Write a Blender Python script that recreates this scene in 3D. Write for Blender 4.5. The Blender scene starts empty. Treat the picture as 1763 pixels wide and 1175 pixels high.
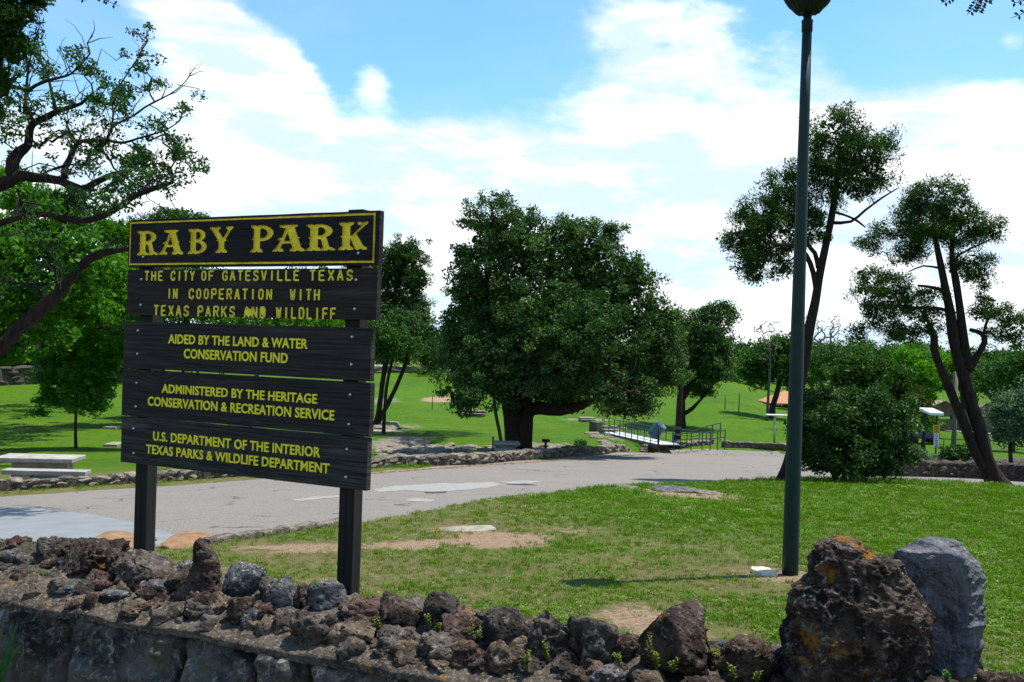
import bpy, bmesh, math, random
import numpy as np
from mathutils import Vector, Matrix, noise as mn
R = math.radians
rng = np.random.default_rng(7)
random.seed(7)
S = bpy.context.scene
COL = S.collection
# ------------------------------------------------------------ camera
F = 1650.0; EZ = 1.6; ROLL = R(1.8)
CR, SR = math.cos(ROLL), math.sin(ROLL)
cam_d = bpy.data.cameras.new('camera'); cam = bpy.data.objects.new('camera', cam_d); COL.objects.link(cam)
cam_d.sensor_width = 36; cam_d.lens = 36*F/1763; cam_d.clip_start = .05; cam_d.clip_end = 3000
cam.matrix_world = Matrix(((CR, -SR, 0, 0), (0, 0, -1, 0), (SR, CR, 0, EZ), (0, 0, 0, 1)))
S.camera = cam
# ------------------------------------------------------------ light
SUN_EL, SUN_AZ = 70, 70            # azimuth clockwise from +Y
W = bpy.data.worlds.new('World'); S.world = W; W.use_nodes = True
sd = bpy.data.lights.new('sun', 'SUN'); sun = bpy.data.objects.new('sun', sd); COL.objects.link(sun)
sd.energy = 4.8; sd.angle = R(.55); sd.color = (1, .95, .86)
sv = Vector((math.sin(R(SUN_AZ))*math.cos(R(SUN_EL)), math.cos(R(SUN_AZ))*math.cos(R(SUN_EL)), math.sin(R(SUN_EL))))
sun.rotation_euler = sv.to_track_quat('Z', 'Y').to_euler()
S.view_settings.view_transform = 'Standard'; S.view_settings.look = 'None'
S.view_settings.exposure = .80; S.view_settings.gamma = 1; S.view_settings.use_curve_mapping = False
S.cycles.max_bounces = 6; S.cycles.transparent_max_bounces = 6
S.cycles.use_denoising = True

# ------------------------------------------------------------ node helpers
class NT:
    def __init__(s, nt): s.nt = nt
    def n(s, t, ins=None, **kw):
        nd = s.nt.nodes.new(t)
        for k, v in kw.items(): setattr(nd, k, v)
        for k, v in (ins or {}).items():
            sk = nd.inputs[k]
            if isinstance(v, bpy.types.NodeSocket): s.nt.links.new(v, sk)
            else: sk.default_value = v
        return nd
    def noise(s, vec, scale, detail=4, rough=.55, dist=0):
        return s.n('ShaderNodeTexNoise', {'Vector': vec, 'Scale': scale, 'Detail': detail, 'Roughness': rough, 'Distortion': dist}).outputs['Fac']
    def ramp(s, fac, stops):
        nd = s.n('ShaderNodeValToRGB', {'Fac': fac}); cr = nd.color_ramp
        while len(cr.elements) < len(stops): cr.elements.new(.5)
        for e, (p, c) in zip(cr.elements, stops):
            e.position = p; e.color = (*c, 1) if not isinstance(c, (int, float)) else (c, c, c, 1)
        return nd.outputs['Color']
    def mix(s, f, a, b, mode='MIX'):
        nd = s.n('ShaderNodeMix', data_type='RGBA', blend_type=mode)
        for i, v in ((0, f), (6, a), (7, b)):
            if isinstance(v, bpy.types.NodeSocket): s.nt.links.new(v, nd.inputs[i])
            else: nd.inputs[i].default_value = v if i == 0 else (*v, 1)
        return nd.outputs[2]
    def math(s, op, a, b=0., c=0.):
        nd = s.n('ShaderNodeMath', operation=op)
        for i, v in enumerate((a, b, c)):
            if isinstance(v, bpy.types.NodeSocket): s.nt.links.new(v, nd.inputs[i])
            else: nd.inputs[i].default_value = v
        return nd.outputs[0]
    def sstep(s, x, a, b):
        nd = s.n('ShaderNodeMapRange', {'Value': x, 'From Min': a, 'From Max': b}, interpolation_type='SMOOTHSTEP')
        return nd.outputs[0]
    def link(s, a, b): s.nt.links.new(a, b)

def mat(name, rough=.85, spec=.3):
    m = bpy.data.materials.new(name); m.use_nodes = True
    b = m.node_tree.nodes['Principled BSDF']
    b.inputs['Roughness'].default_value = rough; b.inputs['Specular IOR Level'].default_value = spec
    t = NT(m.node_tree)
    t.obj = t.n('ShaderNodeTexCoord').outputs['Object']
    t.pos = t.n('ShaderNodeNewGeometry').outputs['Position']
    t.b = b
    return m, t
def bump(t, h, strength=.5, dist=.02):
    bn = t.n('ShaderNodeBump', {'Height': h, 'Strength': strength, 'Distance': dist})
    t.link(bn.outputs[0], t.b.inputs['Normal'])

# ------------------------------------------------------------ sky
t = NT(W.node_tree); bg = W.node_tree.nodes['Background']
sky = t.n('ShaderNodeTexSky', sky_type='NISHITA', sun_disc=False, sun_elevation=R(SUN_EL), sun_rotation=R(SUN_AZ), air_density=1.0, dust_density=.4, ozone_density=2.5)
tc = t.n('ShaderNodeTexCoord').outputs['Generated']
nrm = t.n('ShaderNodeVectorMath', {0: tc}, operation='NORMALIZE').outputs[0]
sep = t.n('ShaderNodeSeparateXYZ', {0: nrm})
# clouds lie in a layer: stretch the direction towards the horizon
zz = t.math('ADD', t.math('ABSOLUTE', sep.outputs[2]), .16)
pl = t.n('ShaderNodeCombineXYZ', {0: t.math('DIVIDE', sep.outputs[0], zz), 1: t.math('DIVIDE', sep.outputs[1], zz), 2: 0.})
mp = t.n('ShaderNodeMapping', {'Vector': nrm, 'Scale': (3.2, 3.2, 6.0), 'Location': (.35, .2, .1)}).outputs[0]
n1 = t.noise(mp, 1.7, 12, .60, .15)
n2 = t.noise(pl.outputs[0], 1.4, 6, .55)
dens = t.math('ADD', t.math('MULTIPLY', n1, .85), t.math('MULTIPLY', n2, .15))
def blob_dir(px, py, w):
    u = (px-881.5)/F; v = (587.5-py)/F
    d = Vector((u*CR-v*SR, 1, u*SR+v*CR)).normalized()
    dp = t.n('ShaderNodeVectorMath', {0: nrm, 1: tuple(d)}, operation='DISTANCE').outputs['Value']
    return t.n('ShaderNodeMapRange', {'Value': dp, 'From Min': 0, 'From Max': w, 'To Min': 1, 'To Max': 0}, interpolation_type='SMOOTHSTEP').outputs[0]
cover = t.n('ShaderNodeMapRange', {'Value': sep.outputs[2], 'From Min': .185, 'From Max': .275, 'To Min': .25, 'To Max': -.10}, interpolation_type='SMOOTHSTEP').outputs[0]
acc = cover
for px, py, w, a in ((310, 30, .10, .26), (420, 110, .07, .22), (510, 150, .055, .24), (645, 130, .05, .30), (1180, 100, .14, .24), (1050, 90, .09, .13), (1450, 170, .16, .18), (1640, 200, .12, .10),
                     (1735, 65, .03, .2), (800, 60, .15, -.14), (100, 110, .13, -.22), (250, 230, .05, -.12), (1600, 40, .12, -.15), (700, 30, .1, -.1), (330, 300, .06, -.05)):
    acc = t.math('ADD', acc, t.math('MULTIPLY', blob_dir(px, py, w), a))
cl = t.sstep(t.math('ADD', dens, acc), .49, .67)
shade = t.noise(t.n('ShaderNodeMapping', {'Vector': nrm, 'Scale': (2.5, 2.5, 9), 'Location': (1.7, 0, .6)}).outputs[0], 2.2, 6, .6)
ccol = t.mix(t.sstep(shade, .42, .56), (5.6, 6.9, 8.2), (9.3, 9.5, 9.7))
skyc = t.mix(1.0, sky.outputs[0], (1.05, 1.52, 1.72), 'MULTIPLY')
skyc = t.mix(t.math('MULTIPLY', t.sstep(n2, .4, .75), .25), skyc, (5, 6, 7))
final = t.mix(t.math('MULTIPLY', cl, .96), skyc, ccol)
t.link(final, bg.inputs[0]); bg.inputs[1].default_value = .082

# ------------------------------------------------------------ ground shape
def sstep(x, a, b):
    k = np.clip((x-a)/(b-a), 0, 1); return k*k*(3-2*k)
def wob(x, y):
    return .5*np.sin(x*.9+1.3*np.sin(y*.5))+.5*np.sin(y*1.1+1.7*np.sin(x*.37+1)) 
def G(x, y):
    x = np.asarray(x, float); y = np.asarray(y, float)
    yy = np.logaddexp(0, (y-4.5)/.6)*.6
    xn = np.logaddexp(0, (-x-2)/1.0)
    A = -1.55-.085*yy-.053*xn
    tn = x/np.maximum(y, 1)
    w = 1-.92*sstep(tn, .22, .29)
    B = -6+.027*np.clip(y-60, 0, 70)*w
    B = B+.45*np.exp(-((x-22)/12)**2-((y-92)/22)**2)
    B = B+3.8*sstep(y, 135, 300)+ .25*np.sin(x*.11)*sstep(y, 50, 90)*.5
    k = .45
    h = np.logaddexp(A/k, B/k)*k
    h = h+.018*wob(x*1.3, y*1.3)*sstep(y, 5, 8)+.05*wob(x*.3, y*.3)*sstep(y, 14, 25)
    # creek bed beyond the roadside wall
    cx = x+.0; cy = 50+.10*(x-9)
    ck = np.exp(-((y-cy)/3.0)**2)*sstep(x, -14, -2)*(1-sstep(x, 12.5, 17))
    h = h-1.1*ck
    return h+EZ
def g(x, y): return float(G(x, y))
def ray(px, py):
    u = (px-881.5)/F; v = (587.5-py)/F
    return (u*CR-v*SR, u*SR+v*CR)
def At(px, py, Y):
    a, b = ray(px, py); return Vector((a*Y, Y, b*Y+EZ))
def P(px, py, lift=0):
    a, b = ray(px, py); lo = 2.0; hi = None; y = 2.0
    while y < 800:
        if b*y+EZ < g(a*y, y)+lift: hi = y; break
        lo = y; y *= 1.03
    if hi is None: return At(px, py, 300)
    for _ in range(30):
        m = (lo+hi)/2
        if b*m+EZ < g(a*m, m)+lift: hi = m
        else: lo = m
    return At(px, py, hi)
def Pg(px, py):
    p = P(px, py); return Vector((p.x, p.y, g(p.x, p.y)))
def px_m(Y): return Y/F

# ------------------------------------------------------------ object helpers
def tag(o, label=None, cat=None, group=None, kind=None):
    if label: o['label'] = label
    if cat: o['category'] = cat
    if group: o['group'] = group
    if kind: o['kind'] = kind
    return o
def empty(name, loc, rz=0):
    o = bpy.data.objects.new(name, None); COL.objects.link(o); o.location = loc; o.rotation_euler = (0, 0, rz)
    o.empty_display_size = .2
    return o
def link(name, me, parent=None, world=True):
    o = bpy.data.objects.new(name, me); COL.objects.link(o)
    if parent is not None:
        o.parent = parent
        if world:
            pm = Matrix.LocRotScale(parent.location, parent.rotation_euler, parent.scale)
            if parent.parent is not None:
                pp = parent.parent; pm = Matrix.LocRotScale(pp.location, pp.rotation_euler, pp.scale) @ pm
            o.matrix_parent_inverse = pm.inverted()
    return o
class MB:
    def __init__(s): s.v = []; s.f = []
    def add(s, vs, fs):
        b = len(s.v); s.v += [tuple(v) for v in vs]; s.f += [tuple(i+b for i in f) for f in fs]; return s
    def box(s, c, sx, sy, sz, rz=0, M=None):
        vs = [Vector((x*sx/2, y*sy/2, z*sz/2)) for x in (-1, 1) for y in (-1, 1) for z in (-1, 1)]
        m = Matrix.Translation(c) @ (M if M else Matrix.Rotation(rz, 4, 'Z'))
        return s.add([m @ v for v in vs], [(0, 1, 3, 2), (4, 6, 7, 5), (0, 4, 5, 1), (2, 3, 7, 6), (0, 2, 6, 4), (1, 5, 7, 3)])
    def tube(s, pts, rad, n=8, cap=True, jit=0, sd=0):
        pts = [Vector(p) for p in pts]; L = len(pts)
        if isinstance(rad, (int, float)): rad = [rad]*L
        ref = Vector((.31, .17, .94)).normalized(); base = len(s.v); prev = None
        for i, p in enumerate(pts):
            d = (pts[min(i+1, L-1)]-pts[max(i-1, 0)]).normalized()
            if prev is None:
                a = d.cross(ref)
                if a.length < .1: a = d.cross(Vector((1, 0, 0)))
            else: a = prev-d*prev.dot(d)
            a.normalize(); prev = a; b = d.cross(a)
            for k in range(n):
                an = 2*math.pi*k/n; r = rad[i]
                if jit: r *= 1+jit*mn.noise(Vector((math.cos(an)*1.6+sd, math.sin(an)*1.6, i*.35)))
                s.v.append(tuple(p+a*(math.cos(an)*r)+b*(math.sin(an)*r)))
        for i in range(L-1):
            for k in range(n):
                k2 = (k+1) % n
                s.f.append((base+i*n+k, base+i*n+k2, base+(i+1)*n+k2, base+(i+1)*n+k))
        if cap:
            s.f.append(tuple(base+k for k in range(n))[::-1]); s.f.append(tuple(base+(L-1)*n+k for k in range(n)))
        return s
    def lathe(s, c, prof, n=24):
        base = len(s.v); c = Vector(c)
        for r, z in prof:
            for k in range(n):
                an = 2*math.pi*k/n; s.v.append((c.x+r*math.cos(an), c.y+r*math.sin(an), c.z+z))
        for i in range(len(prof)-1):
            for k in range(n):
                k2 = (k+1) % n; s.f.append((base+i*n+k, base+i*n+k2, base+(i+1)*n+k2, base+(i+1)*n+k))
        s.f.append(tuple(base+k for k in range(n))[::-1]); s.f.append(tuple(base+(len(prof)-1)*n+k for k in range(n)))
        return s
    def mesh(s, name, m, smooth=False):
        me = bpy.data.meshes.new(name); me.from_pydata(s.v, [], s.f)
        if m: me.materials.append(m)
        if smooth: me.polygons.foreach_set('use_smooth', [True]*len(me.polygons))
        me.validate(); return me
    def build(s, name, m, parent=None, smooth=False, world=True):
        return link(name, s.mesh(name, m, smooth), parent, world)
def bevel(o, w=.005, seg=2):
    bm = bmesh.new(); bm.from_mesh(o.data)
    bmesh.ops.recalc_face_normals(bm, faces=bm.faces)
    bmesh.ops.bevel(bm, geom=bm.edges[:], offset=w, segments=seg, affect='EDGES', profile=.6)
    bm.to_mesh(o.data); bm.free(); return o
def quads_mesh(name, V, m, tint=None):
    n = len(V)//4
    me = bpy.data.meshes.new(name); me.vertices.add(4*n); me.loops.add(4*n); me.polygons.add(n)
    me.vertices.foreach_set('co', np.ascontiguousarray(V, np.float32).ravel())
    me.loops.foreach_set('vertex_index', np.arange(4*n, dtype=np.int32))
    me.polygons.foreach_set('loop_start', np.arange(0, 4*n, 4, dtype=np.int32))
    me.polygons.foreach_set('loop_total', np.full(n, 4, np.int32))
    if tint is not None:
        a = me.attributes.new('tint', 'FLOAT', 'POINT'); a.data.foreach_set('value', np.repeat(tint, 4).astype(np.float32))
    me.materials.append(m); me.update(calc_edges=True)
    return me

# ------------------------------------------------------------ materials
def leaf_mat(name, dark, mid, light, trans=.3, rough=.5):
    m, t = mat(name, .6, .10)
    at = t.n('ShaderNodeAttribute', attribute_name='tint').outputs['Fac']
    c = t.ramp(at, [(0, dark), (.5, mid), (1, light)])
    t.link(c, t.b.inputs['Base Color'])
    tr = t.n('ShaderNodeBsdfTranslucent', {'Color': t.mix(1., c, (1.15, 1.3, .5), 'MULTIPLY')})
    mx = t.n('ShaderNodeMixShader', {0: trans, 1: t.b.outputs[0], 2: tr.outputs[0]})
    t.link(mx.outputs[0], m.node_tree.nodes['Material Output'].inputs[0])
    return m
L_OAK = leaf_mat('oak_leaf', (.015, .042, .009), (.036, .088, .019), (.125, .20, .065), .28)
L_OAKL = leaf_mat('old_oak_leaf', (.012, .04, .010), (.028, .085, .020), (.06, .14, .04), .25)
L_PINE = leaf_mat('pine_leaf', (.012, .034, .006), (.026, .070, .010), (.060, .120, .018), .28)
L_BRIGHT = leaf_mat('bright_leaf', (.03, .11, .004), (.07, .21, .006), (.14, .33, .015), .42)
L_YOUNG = leaf_mat('young_leaf', (.03, .11, .012), (.055, .18, .02), (.12, .29, .05), .38)
L_LEFT = leaf_mat('left_oak_leaf', (.02, .075, .005), (.045, .14, .008), (.09, .22, .015), .38)
L_MID = leaf_mat('mid_leaf', (.018, .055, .010), (.035, .10, .013), (.07, .155, .03), .3)
L_BUSH = leaf_mat('bush_leaf', (.012, .038, .008), (.028, .072, .014), (.085, .135, .048), .22)
L_SAGE = leaf_mat('sage_leaf', (.05, .09, .05), (.10, .16, .09), (.18, .25, .16), .25)
L_WEED = leaf_mat('weed_leaf', (.05, .09, .01), (.11, .15, .015), (.20, .19, .025), .3)
L_BROWN = leaf_mat('dry_leaf', (.03, .025, .008), (.06, .055, .015), (.10, .10, .03), .25)

def bark_mat(name, a, b):
    m, t = mat(name, .95, .15)
    mp = t.n('ShaderNodeMapping', {'Vector': t.obj, 'Scale': (1, 1, .25)}).outputs[0]
    n = t.noise(mp, 14, 8, .65, .3)
    t.link(t.ramp(n, [(.3, a), (.7, b)]), t.b.inputs['Base Color']); bump(t, n, .9, .06)
    return m
BARK = bark_mat('bark', (.012, .010, .008), (.055, .045, .036))
BARK_D = bark_mat('dark_bark', (.010, .007, .006), (.04, .028, .022))
BARK_G = bark_mat('grey_bark', (.05, .045, .04), (.16, .14, .12))

def rock_mat(name, a, b, c, lich=None, white=.0, sc=1., bs=1.):
    m, t = mat(name, .95, .15)
    v = t.pos
    n1 = t.noise(v, 9*sc, 8, .68, .4); n2 = t.noise(v, 34*sc, 8, .72)
    n3 = t.noise(v, 3.5*sc, 4, .6)
    col = t.mix(t.sstep(n1, .38, .62), a, b); col = t.mix(t.sstep(n2, .50, .72), col, c)
    pits = t.n('ShaderNodeTexVoronoi', {'Vector': v, 'Scale': 55*sc, 'Randomness': 1.}).outputs['Distance']
    col = t.mix(t.math('MULTIPLY', t.sstep(pits, .28, .12), .55), col, (.01, .009, .008))
    if lich:
        col = t.mix(t.math('MULTIPLY', t.sstep(t.math('MULTIPLY', t.noise(v, 13*sc, 6, .7), t.noise(v, 5*sc, 3)), .33, .40), .9), col, lich)
    if white:
        col = t.mix(t.math('MULTIPLY', t.sstep(t.noise(v, 22*sc, 5, .75, .6), .66-.05*white, .72), .85), col, (.42, .42, .40))
    t.link(col, t.b.inputs['Base Color'])
    h = t.math('ADD', t.math('MULTIPLY', n2, .6), t.math('ADD', n1, t.math('MULTIPLY', t.sstep(pits, .05, .4), .35)))
    bump(t, h, min(1., 1.0*bs), .035)
    return m
K_BROWN = rock_mat('lava_rock_brown', (.020, .014, .011), (.075, .052, .040), (.22, .175, .135), (.18, .09, .02), .3)
K_RED = rock_mat('lava_rock_red', (.038, .021, .016), (.11, .068, .052), (.26, .19, .15))
K_GREY = rock_mat('grey_rock', (.028, .028, .029), (.12, .12, .12), (.34, .335, .32), None, .6)
K_DARK = rock_mat('dark_rock', (.018, .016, .014), (.06, .052, .044), (.16, .14, .12), (.10, .10, .01), .4)
K_TAN = rock_mat('tan_rock', (.05, .036, .025), (.14, .105, .072), (.28, .23, .17), (.30, .16, .03))
K_PUMICE = rock_mat('pitted_rock', (.028, .022, .018), (.095, .078, .065), (.28, .25, .21), None, .5, .8)
K_MOSS = rock_mat('mossy_rock', (.04, .045, .01), (.06, .055, .04), (.16, .15, .10), (.12, .13, .01))
K_CONG = rock_mat('conglomerate_rock', (.035, .037, .042), (.15, .15, .155), (.5, .49, .46), None, 1.2, 1.6)
K_LIME = rock_mat('roadside_stone', (.09, .077, .06), (.23, .20, .155), (.38, .34, .27), (.10, .09, .07), .2, .8)
K_LIME2 = rock_mat('roadside_stone_dark', (.05, .045, .038), (.13, .115, .09), (.26, .23, .18), None, .2, .8)
K_BOULD = rock_mat('boulder_rock', (.014, .011, .009), (.080, .056, .042), (.24, .21, .175), (.24, .11, .012), 1.1, 1.0)

# mortar
MORTAR, t = mat('mortar', .95, .15)
n1 = t.noise(t.pos, 7, 8, .7); n2 = t.noise(t.pos, 60, 6, .7)
c = t.mix(t.sstep(n1, .38, .62), (.022, .019, .016), (.105, .085, .064)); c = t.mix(t.sstep(n2, .48, .70), c, (.23, .195, .155))
c = t.mix(t.math('MULTIPLY', t.sstep(t.noise(t.pos, 11, 5, .7), .6, .66), .8), c, (.20, .11, .03))
t.link(c, t.b.inputs['Base Color']); bump(t, t.math('ADD', n1, t.math('MULTIPLY', n2, .5)), 1., .035)
# wall face block
BLOCK, t = mat('wall_block', .92, .2)
n1 = t.noise(t.pos, 4.5, 9, .68, .5); n2 = t.noise(t.pos, 28, 8, .75); n3 = t.noise(t.pos, 2.2, 4, .6)
c = t.mix(t.sstep(n1, .40, .60), (.022, .024, .027), (.15, .145, .135))
c = t.mix(t.sstep(n2, .50, .68), c, (.33, .32, .29))
c = t.mix(t.math('MULTIPLY', t.sstep(n3, .5, .62), .7), c, (.12, .095, .06))
c = t.mix(t.math('MULTIPLY', t.sstep(t.noise(t.pos, 17, 5, .7), .63, .69), .8), c, (.24, .13, .03))
c = t.mix(t.math('MULTIPLY', t.sstep(t.noise(t.pos, 7, 8, .8, 1.2), .57, .63), .9), c, (.50, .49, .46))
t.link(c, t.b.inputs['Base Color']); bump(t, t.math('ADD', n1, t.math('MULTIPLY', n2, .6)), 1., .06)

# ground
GROUND, t = mat('ground_turf', .95, .1)
bare = t.n('ShaderNodeAttribute', attribute_name='bare').outputs['Fac']
lush = t.n('ShaderNodeAttribute', attribute_name='lush').outputs['Fac']
stony = t.n('ShaderNodeAttribute', attribute_name='stony').outputs['Fac']
nA = t.noise(t.pos, .35, 5, .6); nB = t.noise(t.pos, 3.2, 6, .65); nC = t.noise(t.pos, 22, 6, .7); nD = t.noise(t.pos, 90, 4, .7)
gr = t.mix(t.sstep(nB, .35, .65), (.026, .078, .001), (.050, .125, .0015))
gr = t.mix(t.math('MULTIPLY', t.sstep(nC, .45, .7), .5), gr, (.058, .125, .002))
gr = t.mix(t.math('MULTIPLY', t.sstep(nA, .42, .66), .5), gr, (.075, .12, .005))
gr = t.mix(t.math('MULTIPLY', t.sstep(t.noise(t.pos, .12, 5, .65), .5, .62), .45), gr, (.028, .070, .003))
thin = t.mix(t.sstep(nB, .3, .65), (.085, .095, .025), (.15, .11, .055))
thin = t.mix(t.sstep(nC, .5, .7), thin, (.16, .12, .07))
gr = t.mix(lush, thin, gr)
dirt = t.mix(t.sstep(nC, .35, .65), (.17, .105, .065), (.28, .195, .125)); dirt = t.mix(t.sstep(nD, .52, .7), dirt, (.44, .36, .27))
bm_ = t.sstep(t.math('ADD', bare, t.math('MULTIPLY', t.math('SUBTRACT', t.noise(t.pos, 6, 7, .75), .5), 1.8)), .38, .62)
gr = t.mix(t.math('MULTIPLY', t.sstep(t.noise(t.pos, .8, 6, .7), .5, .66), .35), gr, (.09, .11, .012))
c = t.mix(bm_, gr, dirt)
st = t.mix(t.sstep(nC, .4, .6), (.10, .09, .07), (.24, .215, .175))
c = t.mix(t.sstep(t.math('ADD', stony, t.math('MULTIPLY', t.math('SUBTRACT', t.noise(t.pos, 2.5, 6, .7), .5), 1.1)), .4, .6), c, st)
t.link(c, t.b.inputs['Base Color']); bump(t, t.math('ADD', nC, nD), .8, .03)
# road
ROAD, t = mat('road_surface', .9, .2)
n1 = t.noise(t.pos, .5, 5, .6); n2 = t.noise(t.pos, 42, 5, .8); n3 = t.noise(t.pos, 4, 6, .65)
c = t.mix(t.sstep(n2, .35, .65), (.092, .084, .075), (.225, .202, .178))
c = t.mix(t.math('MULTIPLY', t.sstep(n1, .4, .65), .35), c, (.19, .17, .148)); c = t.mix(t.math('MULTIPLY', t.sstep(n3, .5, .7), .4), c, (.12, .11, .10))
ck = t.n('ShaderNodeTexVoronoi', {'Vector': t.n('ShaderNodeVectorMath', {0: t.pos, 1: t.n('ShaderNodeTexNoise', {'Vector': t.pos, 'Scale': 1.2, 'Detail': 5}).outputs['Color']}, operation='ADD').outputs[0], 'Scale': .35}, feature='DISTANCE_TO_EDGE').outputs['Distance']
c = t.mix(t.math('MULTIPLY', t.sstep(ck, .012, .002), t.sstep(t.noise(t.pos, .6, 3), .48, .56)), c, (.045, .04, .036))
t.link(c, t.b.inputs['Base Color']); bump(t, n2, .7, .015)
def simple(name, c1, c2, sc=8, rough=.85, spec=.3, b=.4, metal=0, vec='pos', stretch=None):
    m, t = mat(name, rough, spec); v = t.pos if vec == 'pos' else t.obj
    if stretch: v = t.n('ShaderNodeMapping', {'Vector': v, 'Scale': stretch}).outputs[0]
    n = t.noise(v, sc, 7, .65)
    t.link(t.ramp(n, [(.3, c1), (.7, c2)]), t.b.inputs['Base Color']); t.b.inputs['Metallic'].default_value = metal
    if b: bump(t, n, b, .01)
    return m
PATCH = simple('concrete_patch', (.125, .138, .145), (.18, .19, .195), 2.5, .85)
PATCHL = simple('light_patch', (.17, .165, .155), (.25, .245, .225), 9, .9)
CONC = simple('concrete', (.19, .18, .155), (.33, .315, .27), 5, .9)
CONC_S = simple('weathered_concrete', (.13, .115, .09), (.29, .26, .205), 10, .95)
ORANGE_ROCK = simple('orange_flagstone', (.13, .065, .032), (.26, .165, .10), 9, .95, .1, .8)
WHITE_ROCK = simple('pale_flagstone', (.42, .35, .22), (.68, .62, .46), 18, .9, .1, .8)
GREENP = simple('green_painted_steel', (.002, .016, .015), (.005, .026, .022), 9, .55, .3, .15)
GREENR = simple('green_rail_paint', (.004, .03, .022), (.006, .045, .03), 6, .5, .5, 0)
GREEND = simple('dark_green_casting', (.002, .010, .008), (.003, .016, .012), 6, .6, .25, .1)
BLACKM = simple('black_steel', (.012, .012, .013), (.025, .025, .027), 6, .6, .4, 0)
BLUEB = simple('blue_drum_paint', (.03, .10, .15), (.05, .16, .22), 5, .55, .4, .2)
ROOF = simple('terracotta_roof', (.30, .13, .07), (.46, .22, .13), 6, .9)
WOODP = simple('brown_pole_wood', (.018, .013, .010), (.05, .036, .027), 6, .95, .1, .6, stretch=(1, 1, .1))
WHITE = simple('white_paint', (.62, .64, .65), (.8, .8, .8), 6, .6)
METAL = simple('galvanised_bolt', (.45, .5, .52), (.6, .62, .65), 30, .35, .5, 0, .6)
YELLOW_S = simple('yellow_sign_paint', (.62, .33, .01), (.75, .42, .02), 12, .6, .3, 0)
RED = simple('red_sign_paint', (.45, .03, .03), (.5, .05, .04), 12, .6, .3, 0)
K_MIDL = rock_mat('roadside_stone_mid', (.07, .06, .045), (.19, .165, .125), (.36, .32, .26), (.10, .09, .07), .2, .8)
K_WALLD = rock_mat('shaded_wall_stone', (.03, .026, .022), (.075, .062, .05), (.16, .14, .11), None, 0, .8)  # stone colours set darker, with the retaining wall's shade put into them
STONEW = rock_mat('ruin_stone', (.09, .065, .045), (.20, .15, .10), (.32, .26, .19), None, 0, .25)
YEL, t = mat('yellow_letter_paint', .7, .25)
n1 = t.noise(t.obj, 25, 6, .7); n2 = t.noise(t.obj, 7, 4, .6)
c = t.mix(t.sstep(n1, .35, .7), (.72, .56, .025), (.95, .76, .05)); c = t.mix(t.math('MULTIPLY', t.sstep(n2, .5, .7), .35), c, (.45, .33, .03))
t.link(c, t.b.inputs['Base Color']); bump(t, n1, .3, .004)
YELM = simple('yellow_text_paint', (.78, .66, .02), (.95, .84, .04), 30, .7, .25, .1, vec='obj')
YELD = simple('worn_yellow_paint', (.60, .48, .03), (.92, .78, .08), 45, .8, .2, .1, vec='obj')
def wood(name, a, b, k):
    m, t = mat(name, .8, .18)
    v = t.obj
    kn = t.n('ShaderNodeTexVoronoi', {'Vector': t.n('ShaderNodeMapping', {'Vector': v, 'Scale': (1.7, 1, 3.4), 'Location': (k*3.1, 0, k*1.7)}).outputs[0], 'Scale': 1.0}).outputs['Distance']
    wv = t.n('ShaderNodeVectorMath', {0: v, 1: t.n('ShaderNodeCombineXYZ', {2: t.math('MULTIPLY', t.sstep(kn, .35, .0), .07)}).outputs[0]}, operation='ADD').outputs[0]
    st = t.n('ShaderNodeMapping', {'Vector': wv, 'Scale': (1.3, 10, 55), 'Location': (k*2.3, 0, k)}).outputs[0]
    gn = t.noise(st, 1.6, 7, .65, .35)
    st2 = t.n('ShaderNodeMapping', {'Vector': v, 'Scale': (.8, 1, 9), 'Location': (k, 0, k*5)}).outputs[0]
    g2 = t.noise(st2, 1.8, 4, .6)
    c = t.mix(t.sstep(gn, .35, .68), a, b); c = t.mix(t.math('MULTIPLY', t.sstep(g2, .52, .7), .5), c, tuple(min(1, x*1.9) for x in b))
    c = t.mix(t.math('MULTIPLY', t.sstep(kn, .07, .035), .8), c, (.012, .010, .009))
    t.link(c, t.b.inputs['Base Color']); bump(t, gn, .8, .008)
    return m
WOOD1 = wood('black_stained_board', (.006, .006, .008), (.019, .018, .020), 1.)
WOOD2 = wood('brown_stained_board', (.012, .009, .008), (.034, .026, .022), 2.)
WOOD3 = wood('charcoal_board', (.011, .010, .0095), (.038, .035, .032), 3.)
WOOD4 = wood('charcoal_board_b', (.010, .0095, .009), (.035, .032, .029), 4.)
WOOD5 = wood('charcoal_board_c', (.010, .0095, .009), (.050, .047, .043), 5.)
WOODPOST, t = mat('black_stained_post', .8, .2)
gn = t.noise(t.n('ShaderNodeMapping', {'Vector': t.obj, 'Scale': (40, 40, 1.5)}).outputs[0], 1.2, 6, .6)
t.link(t.ramp(gn, [(.3, (.007, .007, .007)), (.75, (.028, .026, .024))]), t.b.inputs['Base Color']); bump(t, gn, .6, .006)

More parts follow.
